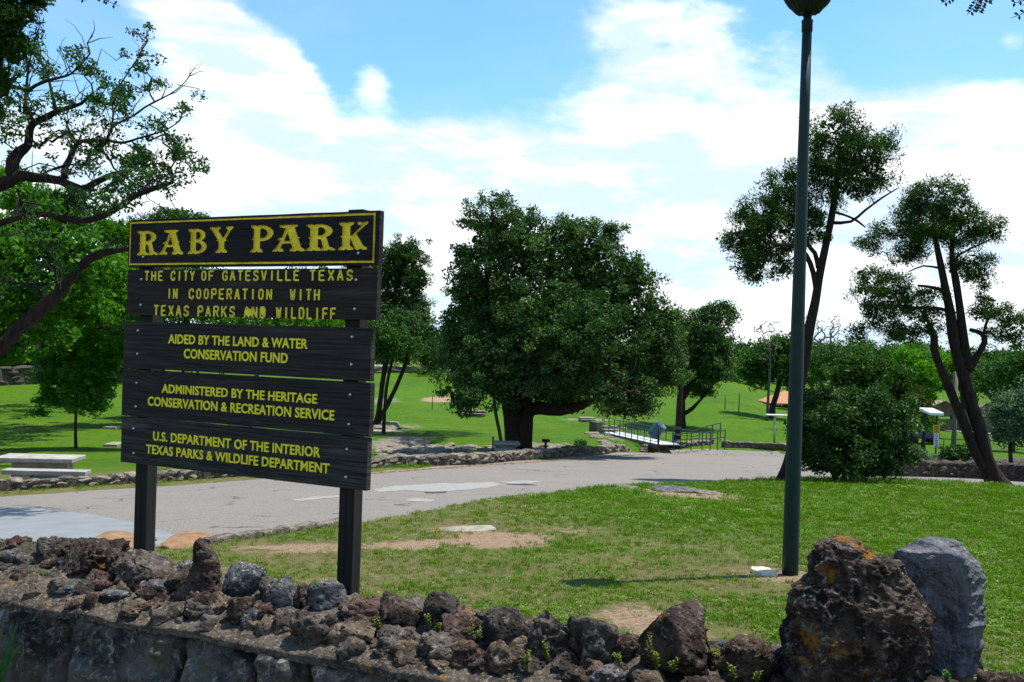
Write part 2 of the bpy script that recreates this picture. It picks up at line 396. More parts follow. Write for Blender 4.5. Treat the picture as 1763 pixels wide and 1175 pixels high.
# ------------------------------------------------------------ road outline (world x,y)
near_e = [(-700, 1010), (-250, 985), (60, 962), (200, 948), (345, 934), (480, 916), (600, 900), (700, 886), (790, 868), (850, 857), (1000, 842), (1120, 834), (1250, 829), (1345, 823), (1450, 823), (1550, 826), (1763, 838), (2300, 862)]
far_e = [(2300, 850), (1900, 832), (1763, 824), (1660, 818), (1560, 815), (1480, 800), (1420, 784), (1340, 776), (1240, 771), (1120, 776), (960, 787), (800, 797), (640, 810), (440, 822), (200, 838), (0, 851), (-400, 880), (-800, 905)]
road_poly = np.array([tuple(Pg(*p).xy) for p in near_e]+[tuple(Pg(*p).xy) for p in far_e])
def sdist(poly, x, y):
    x = np.asarray(x, float); y = np.asarray(y, float); inside = np.zeros(x.shape, bool); dm = np.full(x.shape, 1e9)
    n = len(poly)
    for i in range(n):
        ax, ay = poly[i]; bx, by = poly[(i+1) % n]
        ex, ey = bx-ax, by-ay; tt = np.clip(((x-ax)*ex+(y-ay)*ey)/(ex*ex+ey*ey+1e-12), 0, 1)
        dm = np.minimum(dm, np.hypot(x-ax-tt*ex, y-ay-tt*ey))
        cr = ((ay > y) != (by > y)) & (x < ex*(y-ay)/(ey if abs(ey) > 1e-9 else 1e-9)+ax)
        inside ^= cr
    return np.where(inside, dm, -dm)
def road_sd(x, y): return sdist(road_poly, x, y)
def ndip(x, y):
    s = road_sd(x, y)+.05*np.sin(x*5.1+y*2.2)*np.sin(y*6.3-x*1.1)+.03*np.sin(x*13+y*9)
    return .13*sstep(s, -.02, .28)
# ------------------------------------------------------------ patches
def ell(px, py, rx, ry, amt=1.):
    c = P(px, py); a = P(px, py-ry); b = P(px, py+ry)
    return (c.x, c.y, rx*c.y/F, max(.05, abs(a.y-b.y)/2), amt)
bares = [ell(*e) for e in ((530, 943, 75, 8, 1.05), (705, 938, 50, 10, 1), (860, 930, 85, 13, 1.1), (800, 911, 60, 6, .9), (1080, 1062, 60, 26, 1.05), (1330, 990, 80, 13, .75), (990, 915, 70, 12, .5),
                            (1190, 850, 90, 9, .8), (755, 688, 30, 5, 1), (1150, 940, 120, 14, .35), (430, 945, 60, 8, .55), (660, 1000, 60, 20, .4), (1250, 1100, 80, 20, .55), (1600, 880, 40, 6, .2), (1720, 1130, 40, 20, .5),
                            (380, 985, 50, 12, .45), (560, 1000, 60, 14, .5))]
stonys = [ell(*e) for e in ((760, 777, 110, 5, .75), (690, 768, 60, 5, .75), (900, 772, 60, 4, .6), (700, 735, 40, 5, .6), (660, 690, 40, 9, .55), (960, 765, 50, 4, .6), (1010, 722, 60, 3, .7), (1180, 730, 90, 2, .6), (1300, 747, 20, 2, .5), (1060, 750, 25, 14, .6))]
def field(lst, x, y):
    r = np.zeros(np.shape(x))
    for cx, cy, rx, ry, a in lst:
        q = ((x-cx)/rx)**2+((y-cy)/ry)**2
        r = np.maximum(r, a*np.exp(-np.clip(q, 0, 30)**1.5*.7))
    return r
def lushness(x, y):
    # thin weedy turf near the wall and left, thick bright turf to the right and far away
    q = sstep(y, 8, 15)*sstep(x, -1, 3)+sstep(y, 20, 30)
    q = np.maximum(q, .55*sstep(x, 1.5, 4))
    return np.clip(q+.22+.28*wob(x*1.7, y*1.9)*.6, 0, 1)
def spread(n, k, c, lim):
    u = np.linspace(-1, 1, n); s = np.sinh(u*k)/math.sinh(k)*lim; return s+c
xs = spread(320, 5.2, 1.0, 900.); ys = spread(320, 5.2, 9.0, 900.)
XX, YY = np.meshgrid(xs, ys, indexing='ij')
ZZ = G(XX, YY)-ndip(XX, YY)
me = bpy.data.meshes.new('ground'); n = len(xs)
V = np.stack([XX, YY, ZZ], -1).reshape(-1, 3)
I = np.arange(n*n).reshape(n, n)
Q = np.stack([I[:-1, :-1], I[1:, :-1], I[1:, 1:], I[:-1, 1:]], -1).reshape(-1, 4)
me.vertices.add(len(V)); me.vertices.foreach_set('co', V.astype(np.float32).ravel())
me.loops.add(Q.size); me.loops.foreach_set('vertex_index', Q.astype(np.int32).ravel())
me.polygons.add(len(Q)); me.polygons.foreach_set('loop_start', np.arange(0, Q.size, 4, dtype=np.int32)); me.polygons.foreach_set('loop_total', np.full(len(Q), 4, np.int32))
for nm, fn in (('bare', lambda x, y: field(bares, x, y)), ('stony', lambda x, y: field(stonys, x, y)), ('lush', lushness)):
    a = me.attributes.new(nm, 'FLOAT', 'POINT'); a.data.foreach_set('value', fn(V[:, 0], V[:, 1]).astype(np.float32))
me.polygons.foreach_set('use_smooth', [True]*len(Q)); me.materials.append(GROUND); me.update(calc_edges=True)
tag(link('ground', me), kind='structure')

def sheet(name, poly, lift, m, parent=None, res=.35, margin=0.):
    """flat surface over the terrain inside a world polygon, cut on a grid that grows with distance"""
    poly = np.array(poly); bmx = bmesh.new()
    vs = [bmx.verts.new((p[0], p[1], 0)) for p in poly]; bmx.faces.new(vs)
    x0, y0 = poly.min(0); x1, y1 = poly.max(0)
    def cuts(a, b, c):
        out = [a]; 
        while out[-1] < b: out.append(out[-1]+max(res, .02*abs(out[-1]-c)))
        return out[1:-1]
    for c in cuts(x0, x1, 0): bmesh.ops.bisect_plane(bmx, geom=bmx.verts[:]+bmx.edges[:]+bmx.faces[:], plane_co=(c, 0, 0), plane_no=(1, 0, 0))
    for c in cuts(y0, y1, 5): bmesh.ops.bisect_plane(bmx, geom=bmx.verts[:]+bmx.edges[:]+bmx.faces[:], plane_co=(0, c, 0), plane_no=(0, 1, 0))
    for v in bmx.verts: v.co.z = g(v.co.x, v.co.y)+lift
    bmesh.ops.recalc_face_normals(bmx, faces=bmx.faces)
    me = bpy.data.meshes.new(name); bmx.to_mesh(me); bmx.free(); me.materials.append(m)
    if me.polygons and me.polygons[0].normal.z < 0: me.flip_normals()
    return link(name, me, parent)
road = tag(sheet('road', road_poly, -.045, ROAD), kind='structure')
def pxpoly(pts, rough=0.):
    if rough:
        o = []
        for (a, b), (c, d) in zip(pts, pts[1:]+pts[:1]):
            n = max(1, int(math.hypot(c-a, d-b)/9))
            for k in range(n):
                f = k/n; q = Vector((a*.06, b*.3, f*n*.7)); o.append((a+(c-a)*f+rough*3*mn.noise(q), b+(d-b)*f+rough*mn.noise(q+Vector((9, 0, 0)))))
        pts = o
    return [tuple(Pg(*p).xy) for p in pts]
sheet('patch', pxpoly([(-400, 1010), (-380, 872), (-60, 868), (60, 871), (150, 880), (240, 897), (310, 918), (335, 928), (200, 946), (60, 960)]), -.036, PATCH, road, .3)
sheet('patch', pxpoly([(645, 838), (690, 832), (760, 829), (850, 827), (866, 831), (840, 836), (790, 841), (740, 843), (700, 841), (650, 843)], 2.2), -.0415, PATCHL, road, .3)
sheet('patch', pxpoly([(860, 827), (900, 824), (935, 826), (900, 830)], 1.6), -.0415, PATCHL, road, .3)
sheet('patch', pxpoly([(695, 857), (712, 854), (735, 854.5), (752, 857), (738, 859), (712, 859.5)], 1.3), -.0415, PATCHL, road, .3)
sheet('patch', pxpoly([(500, 856), (540, 851), (580, 849), (612, 848.5), (600, 851), (560, 854), (520, 858)], 1.3), -.0415, PATCHL, road, .3)
TAR = simple('tar_seal', (.03, .028, .026), (.05, .046, .042), 8, .8)
for pts in ([(5, 895), (20, 892), (45, 893), (30, 897)], [(730, 843.5), (770, 842), (768, 844.5), (735, 845.5)], [(868, 831), (905, 829), (925, 832), (903, 832)]):
    sheet('patch', pxpoly(pts), -.039, TAR, road, .3)

# driveway and far path
ASPH = simple('pale_asphalt', (.30, .29, .27), (.42, .40, .37), 2, .9)
tag(sheet('driveway', pxpoly([(1560, 738), (1640, 744), (1763, 750), (1900, 758), (1900, 745), (1763, 739), (1640, 734), (1560, 729)]), .06, ASPH, None, 1.2), kind='structure')
tag(sheet('path', pxpoly([(500, 634), (640, 636), (760, 640), (760, 634), (640, 629), (500, 627)]), .08, ASPH, None, 1.5), kind='structure')

# ------------------------------------------------------------ rocks
_ico = {}
def ico(sub):
    if sub not in _ico:
        b = bmesh.new(); bmesh.ops.create_icosphere(b, subdivisions=sub, radius=1)
        _ico[sub] = ([v.co.copy() for v in b.verts], [tuple(v.index for v in f.verts) for f in b.faces]); b.free()
    return _ico[sub]
def rock_mesh(name, m, sub=3, amp=.35, seed=0., block=0., fine=.06, freq=1.3, smooth=True, facets=0):
    vs, fs = ico(sub); out = []; o = Vector((seed*7.13, seed*3.7, seed*5.9))
    rd = random.Random(int(seed*1000)); planes = [(Vector((rd.gauss(0, 1), rd.gauss(0, 1), rd.gauss(0, 1))).normalized(), rd.uniform(.55, .85)) for _ in range(facets)]
    for p in vs:
        q = p.copy()
        if block:
            mx = max(abs(q.x), abs(q.y), abs(q.z)); q = q.lerp(q/mx*.8, block)
        r = 1+amp*mn.noise(p*freq+o)+amp*.45*mn.noise(p*freq*2.3+o)
        r += fine*1.3*(1-2.4*abs(mn.noise(p*3.2+o)))+fine*.8*(1-2*abs(mn.noise(p*7+o)))+fine*.5*mn.noise(p*14+o)
        if sub >= 4: r += fine*.6*(1-2*abs(mn.noise(p*20+o)))+fine*.35*mn.noise(p*34+o)
        q = q*r
        for nn, d in planes:
            k = q.dot(nn)-d
            if k > 0: q -= nn*k*.9
        out.append(q)
    a = np.array([tuple(v) for v in out]); lo, hi = a.min(0), a.max(0)
    a = (a-(lo+hi)/2)/((hi-lo)/2)
    me = bpy.data.meshes.new(name); me.from_pydata(a.tolist(), [], fs); me.materials.append(m)
    if smooth: me.polygons.foreach_set('use_smooth', [True]*len(fs))
    return me
def profile_rock(name, m, rows, Y, depth, parent=None, nseg=110, nrow=90, amp=.02, freq=9., ridge=0., seed=1., sharp=2.6, lean=0.):
    """a rock from its outline (pixel rows: y, left x, right x), given its real distance and depth"""
    ysr = [r[0] for r in rows]; V = []; Fc = []
    for i in range(nrow):
        k = i/(nrow-1); py = ysr[0]+(ysr[-1]-ysr[0])*k
        l = np.interp(py, ysr, [r[1] for r in rows]); r_ = np.interp(py, ysr, [r[2] for r in rows])
        a = At(l, py, Y); b = At(r_, py, Y); c = (a+b)/2; hw = (b-a).length/2
        dp = depth*min(1, .25+hw/(abs(At(rows[-1][2], 0, Y).x-At(rows[-1][1], 0, Y).x)/2+1e-6))
        c.y += lean*(1-k)
        for j in range(nseg):
            an = 2*math.pi*j/nseg; cx, sx = math.cos(an), math.sin(an)
            ee = 2/sharp; x = math.copysign(abs(cx)**ee, cx)*hw; y = math.copysign(abs(sx)**ee, sx)*dp
            p = Vector((c.x+x, c.y+y, c.z)); dirv = Vector((cx, sx, .15)).normalized(); q = p*freq+Vector((seed*9, seed*5, 0))
            d = mn.noise(q)*.9+.5*(1-2*abs(mn.noise(q*1.9)))+.35*(1-2*abs(mn.noise(q*4.1)))+.22*(1-2*abs(mn.noise(q*8)))+.12*mn.noise(q*17)
            if ridge:
                q2 = Vector((q.x*1.1, q.y*1.1, q.z*.28)); d += ridge*(1-2.5*abs(mn.noise(q2)))+ridge*.5*(1-2.5*abs(mn.noise(q2*2.1)))
            V.append(tuple(p+dirv*(d*amp)))
    for i in range(nrow-1):
        for j in range(nseg):
            j2 = (j+1) % nseg; Fc.append((i*nseg+j, (i+1)*nseg+j, (i+1)*nseg+j2, i*nseg+j2))
    # rounded cap
    top = sum((Vector(v) for v in V[:nseg]), Vector())/nseg+Vector((0, 0, .012)); V.append(tuple(top)); ti = len(V)-1
    for j in range(nseg): Fc.append((ti, j, (j+1) % nseg))
    Fc.append(tuple((nrow-1)*nseg+j for j in range(nseg)))
    mb = MB(); mb.v = V; mb.f = Fc
    return mb.build(name, m, parent, True)

# ------------------------------------------------------------ foreground wall
a0 = ray(0, 1030); Z0 = -1.1/a0[1]; W0 = Vector((a0[0]*Z0, Z0)); a1 = ray(680, 1155); Z1 = -1.1/a1[1]; W1 = Vector((a1[0]*Z1, Z1))
wd = (W1-W0).normalized(); wn = Vector((-wd.y, wd.x)); WTOP = EZ-1.1; WT = .46
def WP(s, tt, z): return Vector((W0.x+wd.x*s+wn.x*tt, W0.y+wd.y*s+wn.y*tt, z))
wall = empty('stone_wall', WP(2, .2, EZ-1.6)); tag(wall, 'low rubble wall of dark blocks with jagged stones set along its top, below the park sign', 'wall')
# core
mb = MB(); mb.box(WP(2.4, .26, EZ-1.66), 8.6, .36, 1.0, math.atan2(wd.y, wd.x)); mb.build('core', MORTAR, wall)
# mortar cap
S0, S1 = -1.9, 6.7; ns, nt_ = 520, 44; V = []; Fc = []
def caph(s, k):
    h = -.012+.10*min(1, k*1.5)**.8
    if k > .9: h -= (k-.9)*2.5
    return h
for i in range(ns):
    s = S0+(S1-S0)*i/(ns-1)
    for j in range(nt_):
        k = j/(nt_-1); p = WP(s, -.005+k*(WT+.03), 0)
        q = Vector((p.x*5, p.y*5, 3.3)); hh = caph(s, k)+.020*mn.noise(q)+.022*(1-2*abs(mn.noise(q*2.1)))*min(1, k*5)+.008*mn.noise(q*6)+.005*mn.noise(q*14)
        if j == 0: hh -= .016
        edge = .018*mn.noise(Vector((s*3, .2, 7))) if j < 2 else 0
        p = WP(s, -.012*(j > 0)+edge+k*(WT+.03), WTOP+hh); V.append(tuple(p))
for i in range(ns-1):
    for j in range(nt_-1):
        a = i*nt_+j; Fc.append((a, a+nt_, a+nt_+1, a+1))
mb = MB(); mb.v = V; mb.f = Fc; mb.build('mortar_cap', MORTAR, wall, True)
# back skirt
mb = MB(); mb.box(WP(2.4, WT-.01, WTOP-.5), 8.6, .03, .98, math.atan2(wd.y, wd.x)); mb.build('back_face', MORTAR, wall)
# face blocks
def s_of(px, h=1.12):
    a, b = ray(px, 1100)
    # solve W0+wd*s parallel to ray
    den = wd.x-a*wd.y; return (a*W0.y-W0.x)/den
def block(s0, s1, z0, z1, seed, out=.03):
    nx = max(6, int((s1-s0)/.011)); nz = max(6, int((z1-z0)/.011)); V = []; Fc = []
    for i in range(nx+1):
        for j in range(nz+1):
            u, v = i/nx, j/nz; e = min(u, 1-u)*(s1-s0); e2 = min(v, 1-v)*(z1-z0)
            edge = min(1, e/.035)**.5*min(1, e2/.035)**.5
            s = s0+(s1-s0)*u; z = z0+(z1-z0)*v; q = Vector((s*6+seed*3, z*6, seed))
            d = out*edge+(.045*mn.noise(q*.8)+.026*(1-2.4*abs(mn.noise(q*1.7)))+.014*(1-2*abs(mn.noise(q*4.1)))+.007*mn.noise(q*11))*edge
            s += .012*mn.noise(Vector((z*9, seed, 1)))*(1 if u in (0, 1) else .6); z += .014*mn.noise(Vector((s*7, seed, 9)))
            V.append(tuple(WP(s, .075-d, z)))
    for i in range(nx):
        for j in range(nz):
            a = i*(nz+1)+j; Fc.append((a, a+nz+1, a+nz+2, a+1))
    mb = MB(); mb.v = V; mb.f = Fc
    return mb.build('block', BLOCK, wall, True)
cuts = [-2.0, -1.5, -.95, -.45, s_of(112), s_of(300), s_of(428), s_of(520), s_of(700), s_of(930), s_of(1180), s_of(1420), s_of(1650), s_of(1763)+.3, 4.3, 4.9, 5.5, 6.1, 6.6]
for i in range(len(cuts)-1):
    zt = WTOP-.010-.010*(i % 3 == 1)-(.018 if i == 5 else 0)
    block(cuts[i]+.008, cuts[i+1]-.012, WTOP-.37-.02*(i % 2), zt, i*1.37+.5, .045 if i % 2 else .06)
    if i % 2 == 0:
        block(cuts[i]+.1, cuts[min(i+2, len(cuts)-1)]-.02, WTOP-.68, WTOP-.40, i*2.1+9, .05)
# top stones: centre x, centre y, width, height (photo pixels), row position t, material, block, amp
stones = [
 (5, 965, 34, 44, .34, K_TAN, .2, .3), (35, 945, 40, 26, .42, K_DARK, .2, .3), (62, 957, 80, 44, .36, K_MOSS, .3, .3), (84, 950, 46, 52, .30, K_DARK, .1, .3), (160, 972, 132, 88, .30, K_BROWN, .35, .35),
 (120, 944, 60, 34, .38, K_BROWN, .2, .3), (150, 938, 44, 24, .40, K_MOSS, .3, .3), (252, 985, 108, 72, .27, K_PUMICE, .4, .35), (304, 1005, 58, 42, .22, K_BROWN, .2, .3), (418, 998, 78, 66, .28, K_CONG, .4, .22),
 (486, 1022, 60, 62, .24, K_GREY, .45, .45), (521, 1024, 26, 42, .26, K_BROWN, .2, .4), (462, 1012, 30, 40, .27, K_PUMICE, .2, .4), (560, 1026, 68, 60, .24, K_GREY, .75, .25), (58, 993, 84, 42, .22, K_DARK, .3, .35), (20, 1003, 46, 34, .18, K_PUMICE, .3, .4),
 (118, 1018, 54, 28, .12, K_GREY, .3, .4), (170, 1012, 50, 22, .16, K_PUMICE, .3, .4), (203, 1024, 58, 24, .12, K_GREY, .3, .4), (80, 1012, 50, 36, .17, K_DARK, .3, .4), (258, 1028, 48, 46, .13, K_BROWN, .2, .4),
 (374, 1036, 56, 34, .14, K_TAN, .2, .4), (345, 1046, 60, 28, .10, K_PUMICE, .2, .4), (415, 1055, 50, 56, .11, K_BROWN, .2, .4), (452, 1052, 40, 34, .14, K_RED, .2, .4), (494, 1064, 50, 38, .12, K_PUMICE, .4, .4), (540, 1082, 84, 58, .09, K_PUMICE, .3, .4),
 (600, 1046, 34, 32, .30, K_TAN, .2, .4), (622, 1054, 80, 56, .24, K_RED, .3, .4), (688, 1058, 78, 66, .24, K_BROWN, .55, .35), (760, 1050, 64, 66, .28, K_DARK, .2, .35), (793, 1083, 70, 52, .20, K_RED, .2, .35), (868, 1080, 82, 74, .24, K_DARK, .3, .18),
 (952, 1100, 92, 100, .22, K_PUMICE, .3, .35), (1020, 1106, 90, 98, .23, K_PUMICE, .3, .4), (1080, 1114, 48, 48, .26, K_BROWN, .2, .4), (1160, 1108, 128, 134, .22, K_BROWN, .45, .3), (1282, 1136, 110, 84, .22, K_BROWN, .3, .35), (1232, 1140, 50, 60, .3, K_DARK, .3, .35),
 (613, 1093, 70, 44, .11, K_TAN, .3, .4), (572, 1104, 50, 40, .09, K_BROWN, .2, .4), (683, 1100, 70, 42, .11, K_PUMICE, .3, .4), (748, 1110, 66, 44, .11, K_PUMICE, .2, .4), (806, 1131, 60, 56, .10, K_RED, .2, .4), (860, 1137, 58, 72, .11, K_TAN, .2, .4), (912, 1150, 64, 48, .12, K_BROWN, .2, .4),
 (980, 1160, 74, 44, .12, K_DARK, .3, .4), (1048, 1166, 66, 40, .12, K_GREY, .3, .4), (1120, 1172, 80, 36, .10, K_TAN, .3, .4), (1210, 1180, 90, 40, .1, K_BROWN, .3, .4), (700, 1130, 44, 24, .05, K_TAN, .3, .4), (660, 1122, 40, 22, .06, K_PUMICE, .3, .4), (760, 1146, 50, 24, .05, K_TAN, .3, .4),
 (1724, 1172, 90, 44, .24, K_BROWN, .3, .35), (1800, 1180, 80, 60, .24, K_PUMICE, .3, .35), (1650, 1190, 70, 50, .12, K_DARK, .3, .35), (1880, 1190, 90, 60, .24, K_DARK, .3, .35),
 (-40, 970, 80, 60, .3, K_BROWN, .3, .35), (-110, 965, 70, 60, .3, K_PUMICE, .3, .35), (-180, 955, 80, 70, .3, K_DARK, .3, .35), (300, 1048, 44, 20, .07, K_TAN, .2, .4), (10, 1030, 40, 20, .06, K_TAN, .2, .4), (230, 1052, 50, 18, .05, K_TAN, .3, .4), (840, 1090, 30, 26, .3, K_BROWN, .3, .4), (905, 1078, 26, 30, .33, K_PUMICE, .3, .4),
]
def wall_Y(px, tt):
    a, b = ray(px, 1050); o = WP(0, tt, 0); s = (a*o.y-o.x)/(wd.x-a*wd.y); return o.y+wd.y*s
for i, (cx, cy, w, h, tt, m, bl, am) in enumerate(stones):
    Y = wall_Y(cx, tt); sc = Y/F; c = At(cx, cy, Y)
    big = w*h > 9000
    me = rock_mesh('stone', m, 5 if big else 4, am, i*1.731+.3, bl, .15 if m in (K_BROWN, K_PUMICE, K_RED, K_GREY) else .11, 1.6, facets=5 if bl > .4 else 2)
    o = link('stone', me, wall)
    o.location = c; o.scale = (w*sc/2, max(w, h)*sc*.42, h*sc/2)
    lo_z = c.z-h*sc/2; want = WTOP+caph(0, tt/WT)-.015
    if lo_z > want:   # reach down into the mortar
        ext = lo_z-want; o.scale.z += ext/2; o.location.z -= ext/2
small = [rock_mesh('stone', m_, 3, .4, 70+k*1.7, .35, .16, 1.6, facets=3) for k, m_ in enumerate((K_BROWN, K_PUMICE, K_TAN, K_RED, K_DARK, K_GREY, K_PUMICE, K_TAN, K_BROWN, K_TAN))]
for k in range(225):
    s_ = random.uniform(-.7, 3.9); tt = random.choice((random.uniform(.03, .2), random.uniform(.05, .42))); sz = random.uniform(.020, .050)*(1.0+tt)
    o = link('stone', random.choice(small), wall); p = WP(s_, tt, 0); o.location = (p.x, p.y, WTOP+caph(0, tt/WT)+sz*.12); o.scale = (sz*random.uniform(.8, 1.5), sz*random.uniform(.8, 1.3), sz*random.uniform(.6, 1.1)); o.rotation_euler = (random.uniform(-.4, .4), random.uniform(-.4, .4), random.uniform(0, 6))
# horn shaped stone
ho = profile_rock('stone', K_BROWN, [(931, 341, 347), (938, 337, 358), (950, 333, 367), (968, 334, 373), (985, 330, 375), (1000, 322, 376), (1020, 320, 378), (1045, 318, 378)], wall_Y(350, .22), .045, wall, 50, 50, .009, 26, 0, 3.3, 2.0)
ho['label'] = 'curved horn-shaped brown stone standing upright'

# boulder and slab
YB = wall_Y(1470, .30)
bo = profile_rock('boulder', K_BOULD, [(932, 1456, 1460), (940, 1428, 1474), (954, 1418, 1490), (964, 1414, 1527), (974, 1410, 1530), (996, 1404, 1536), (1009, 1388, 1542), (1020, 1378, 1550), (1034, 1373, 1568), (1054, 1370, 1584), (1081, 1366, 1585), (1116, 1362, 1588), (1156, 1352, 1594), (1246, 1338, 1606)],
                  YB+.04, .12, None, 210, 170, .028, 10, .45, 2.2, 2.3)
tag(bo, 'large dark pitted boulder with orange lichen, tallest rock on the near wall', 'boulder')
GS = wall_Y(1600, .40)
SLABM, t = mat('dark_grey_slab', .75, .2)
n1 = t.noise(t.pos, 12, 7, .6, .4); n2 = t.noise(t.pos, 70, 5, .7)
vein = t.noise(t.n('ShaderNodeMapping', {'Vector': t.pos, 'Scale': (9, 4, 2.4), 'Rotation': (0, .2, 0)}).outputs[0], 1.6, 5, .6, .8)
c = t.mix(t.sstep(n1, .35, .65), (.040, .041, .047), (.115, .116, .13)); c = t.mix(t.sstep(n2, .5, .75), c, (.19, .19, .20))
c = t.mix(t.math('MULTIPLY', t.math('MULTIPLY', t.sstep(vein, .485, .5), t.sstep(vein, .515, .5)), .25), c, (.30, .28, .25))
t.link(c, t.b.inputs['Base Color']); bump(t, t.math('ADD', n1, t.math('MULTIPLY', vein, .8)), 1., .05)
slab = empty('slab_rock', At(1620, 1150, GS+.1)); tag(slab, 'upright dark grey slate-like slab on a wooden base right of the lichen boulder', 'rock')
profile_rock('slab', SLABM, [(934, 1600, 1618), (940, 1584, 1630), (950, 1570, 1640), (964, 1562, 1648), (990, 1558, 1652), (1050, 1558, 1660), (1100, 1562, 1667), (1130, 1568, 1670), (1147, 1572, 1672)], GS+.12, .080, slab, 130, 120, .019, 6.5, 1.7, 8.2, 2.7)
bb = MB().box(At(1622, 1163, GS+.12)+Vector((0, 0, -.02)), 150*GS/F, .2, 34*GS/F+.04, -.06).build('base', WOODP, slab); bevel(bb, .006)
bb.data.materials[0] = simple('base_wood', (.10, .065, .03), (.24, .16, .08), 30, .9, .2, .4, stretch=(.3, 1, 1))

# ------------------------------------------------------------ sign
aS = ray(650, 578); SR_ = Vector((aS[0]*5.08, 5.08)); aL = ray(216, 565); 
ang = R(26.6); sdv = Vector((math.cos(ang), -math.sin(ang))); snv = Vector((-math.sin(ang), -math.cos(ang)))   # along, front normal
def sgn(px, py, off=0.):
    a, b = ray(px, py); den = a*snv.x+snv.y; Y = (SR_.x*snv.x+SR_.y*snv.y-off)/den
    p = Vector((a*Y, Y)); return (p-SR_).dot(sdv), b*Y+EZ
sl = sgn(215, 560)[0]
SROT = Matrix(((sdv.x, -snv.x, 0, SR_.x), (sdv.y, -snv.y, 0, SR_.y), (0, 0, 1, 0), (0, 0, 0, 1)))  # local x along, y to the back, z up
sgz = min(g(SR_.x, SR_.y), g(*(SR_+sdv*sl)))
park = empty('park_sign', (SR_.x+sdv.x*sl/2, SR_.y+sdv.y*sl/2, sgz)); tag(park, 'dark wooden park sign of five boards with yellow lettering on two posts', 'sign')
def local_obj(name, me, parent=park, off=(0, 0, 0), rot=None):
    o = bpy.data.objects.new(name, me); COL.objects.link(o)
    o.matrix_world = SROT @ Matrix.Translation(off) @ (rot or Matrix.Identity(4))
    mw = o.matrix_world.copy(); o.parent = parent
    o.matrix_parent_inverse = PM[parent.name].inverted(); PM[o.name] = mw
    return o
PM = {park.name: Matrix.Translation(park.location)}
boards = [((222, 380), (655, 362), (651, 456), (220, 461), WOOD1), ((220, 465), (652, 462), (646, 548), (218, 545), WOOD2),
          ((214.5, 553), (640, 566), (637, 658), (211, 632), WOOD3), ((211, 634.5), (640, 661), (634, 753), (209.5, 715), WOOD4), ((209.5, 717), (634, 755), (630, 846), (208, 795), WOOD5)]
BZ = []
BT = .038
def letter_polys():
    def stem(x0, x1, s=.12, y0=0., y1=1., mid=.05):
        m = (x0+x1)/2; q = [(x0-s, y0)]
        q += [(m-.05, y0), (m, y0+.05), (m+.05, y0), (x1+s, y0), (x1+s*.8, y0+.08), (x1, y0+.15)]
        if mid: q += [(x1, .44), (x1+mid, .49), (x1, .54)]
        q += [(x1, y1-.15), (x1+s*.8, y1-.08), (x1+s, y1), (m+.05, y1), (m, y1-.04), (m-.05, y1), (x0-s, y1), (x0-s*.8, y1-.08), (x0, y1-.15)]
        if mid: q += [(x0, .54), (x0-mid*1.4, .49), (x0, .44)]
        q += [(x0, y0+.15), (x0-s*.8, y0+.08)]
        return q
    def bowl(x, y0, y1, rx, tx, ty, n=12):
        cy = (y0+y1)/2; ry = (y1-y0)/2; out = [(x+rx*math.cos(a), cy+ry*math.sin(a)) for a in np.linspace(-math.pi/2, math.pi/2, n)]
        inn = [(x+(rx-tx)*math.cos(a), cy+(ry-ty)*math.sin(a)) for a in np.linspace(math.pi/2, -math.pi/2, n)]
        return [(x-.02, y0)]+out+[(x-.02, y1), (x-.02, y1-ty)]+inn+[(x-.02, y0+ty)]
    st = stem(.16, .42, .13)
    d = {}
    leg = [(.5, .52), (.70, .50), (.80, .15), (.92, .10), (1.0, .05), (1.0, 0), (.86, 0), (.80, .05), (.74, 0), (.56, 0), (.56, .08), (.60, .14), (.52, .42), (.40, .45)]
    d['R'] = [st, bowl(.40, .46, 1.0, .50, .24, .10), leg]
    d['B'] = [st, bowl(.40, .47, 1.0, .46, .22, .10), bowl(.40, 0., .565, .54, .24, .10)]
    d['P'] = [st, bowl(.40, .40, 1.0, .56, .24, .11)]
    A1 = [(.36, 1.0), (.64, 1.0), (.90, .14), (1.0, .08), (1.0, 0), (.84, 0), (.78, .05), (.72, 0), (.54, 0), (.54, .08), (.62, .14), (.44, .80)]
    A2 = [(.0, 0), (.0, .06), (.10, .14), (.28, .5), (.40, .9), (.50, .84), (.38, .5), (.24, .14), (.34, .08), (.34, 0), (.20, 0), (.16, .04), (.12, 0)]
    A3 = [(.22, .30), (.62, .30), (.60, .40), (.26, .40)]; A4 = [(.20, 1.0), (.20, .92), (.34, .88), (.6, .88), (.76, .92), (.76, 1.0)]
    A5 = [(.14, .47), (.20, .42), (.30, .46), (.30, .52), (.20, .52)]; A6 = [(.74, .46), (.86, .50), (.74, .56)]
    d['A'] = [A1, A2, A3, A4, A5, A6]
    Y1 = [(.0, 1.0), (.0, .93), (.10, .86), (.40, .45), (.40, .15), (.28, .08), (.28, 0), (.46, 0), (.52, .05), (.58, 0), (.76, 0), (.76, .08), (.64, .15), (.64, .45), (.90, .86), (1.0, .93), (1.0, 1.0), (.70, 1.0), (.70, .93), (.78, .86), (.58, .55), (.36, .86), (.46, .93), (.46, 1.0), (.28, 1.0), (.24, .95), (.20, 1.0)]
    Y2 = [(.28, .48), (.40, .43), (.40, .53)]; Y3 = [(.64, .43), (.74, .48), (.64, .53)]
    d['Y'] = [Y1, Y2, Y3]
    K1 = [(.40, .44), (.78, .84), (.66, .90), (.64, 1.0), (.80, 1.0), (.83, .95), (.87, 1.0), (1.0, 1.0), (1.0, .93), (.90, .86), (.62, .58), (.86, .14), (.98, .08), (.98, 0), (.82, 0), (.77, .05), (.72, 0), (.62, 0), (.42, .42)]
    d['K'] = [st, K1]
    return d
LP = letter_polys()
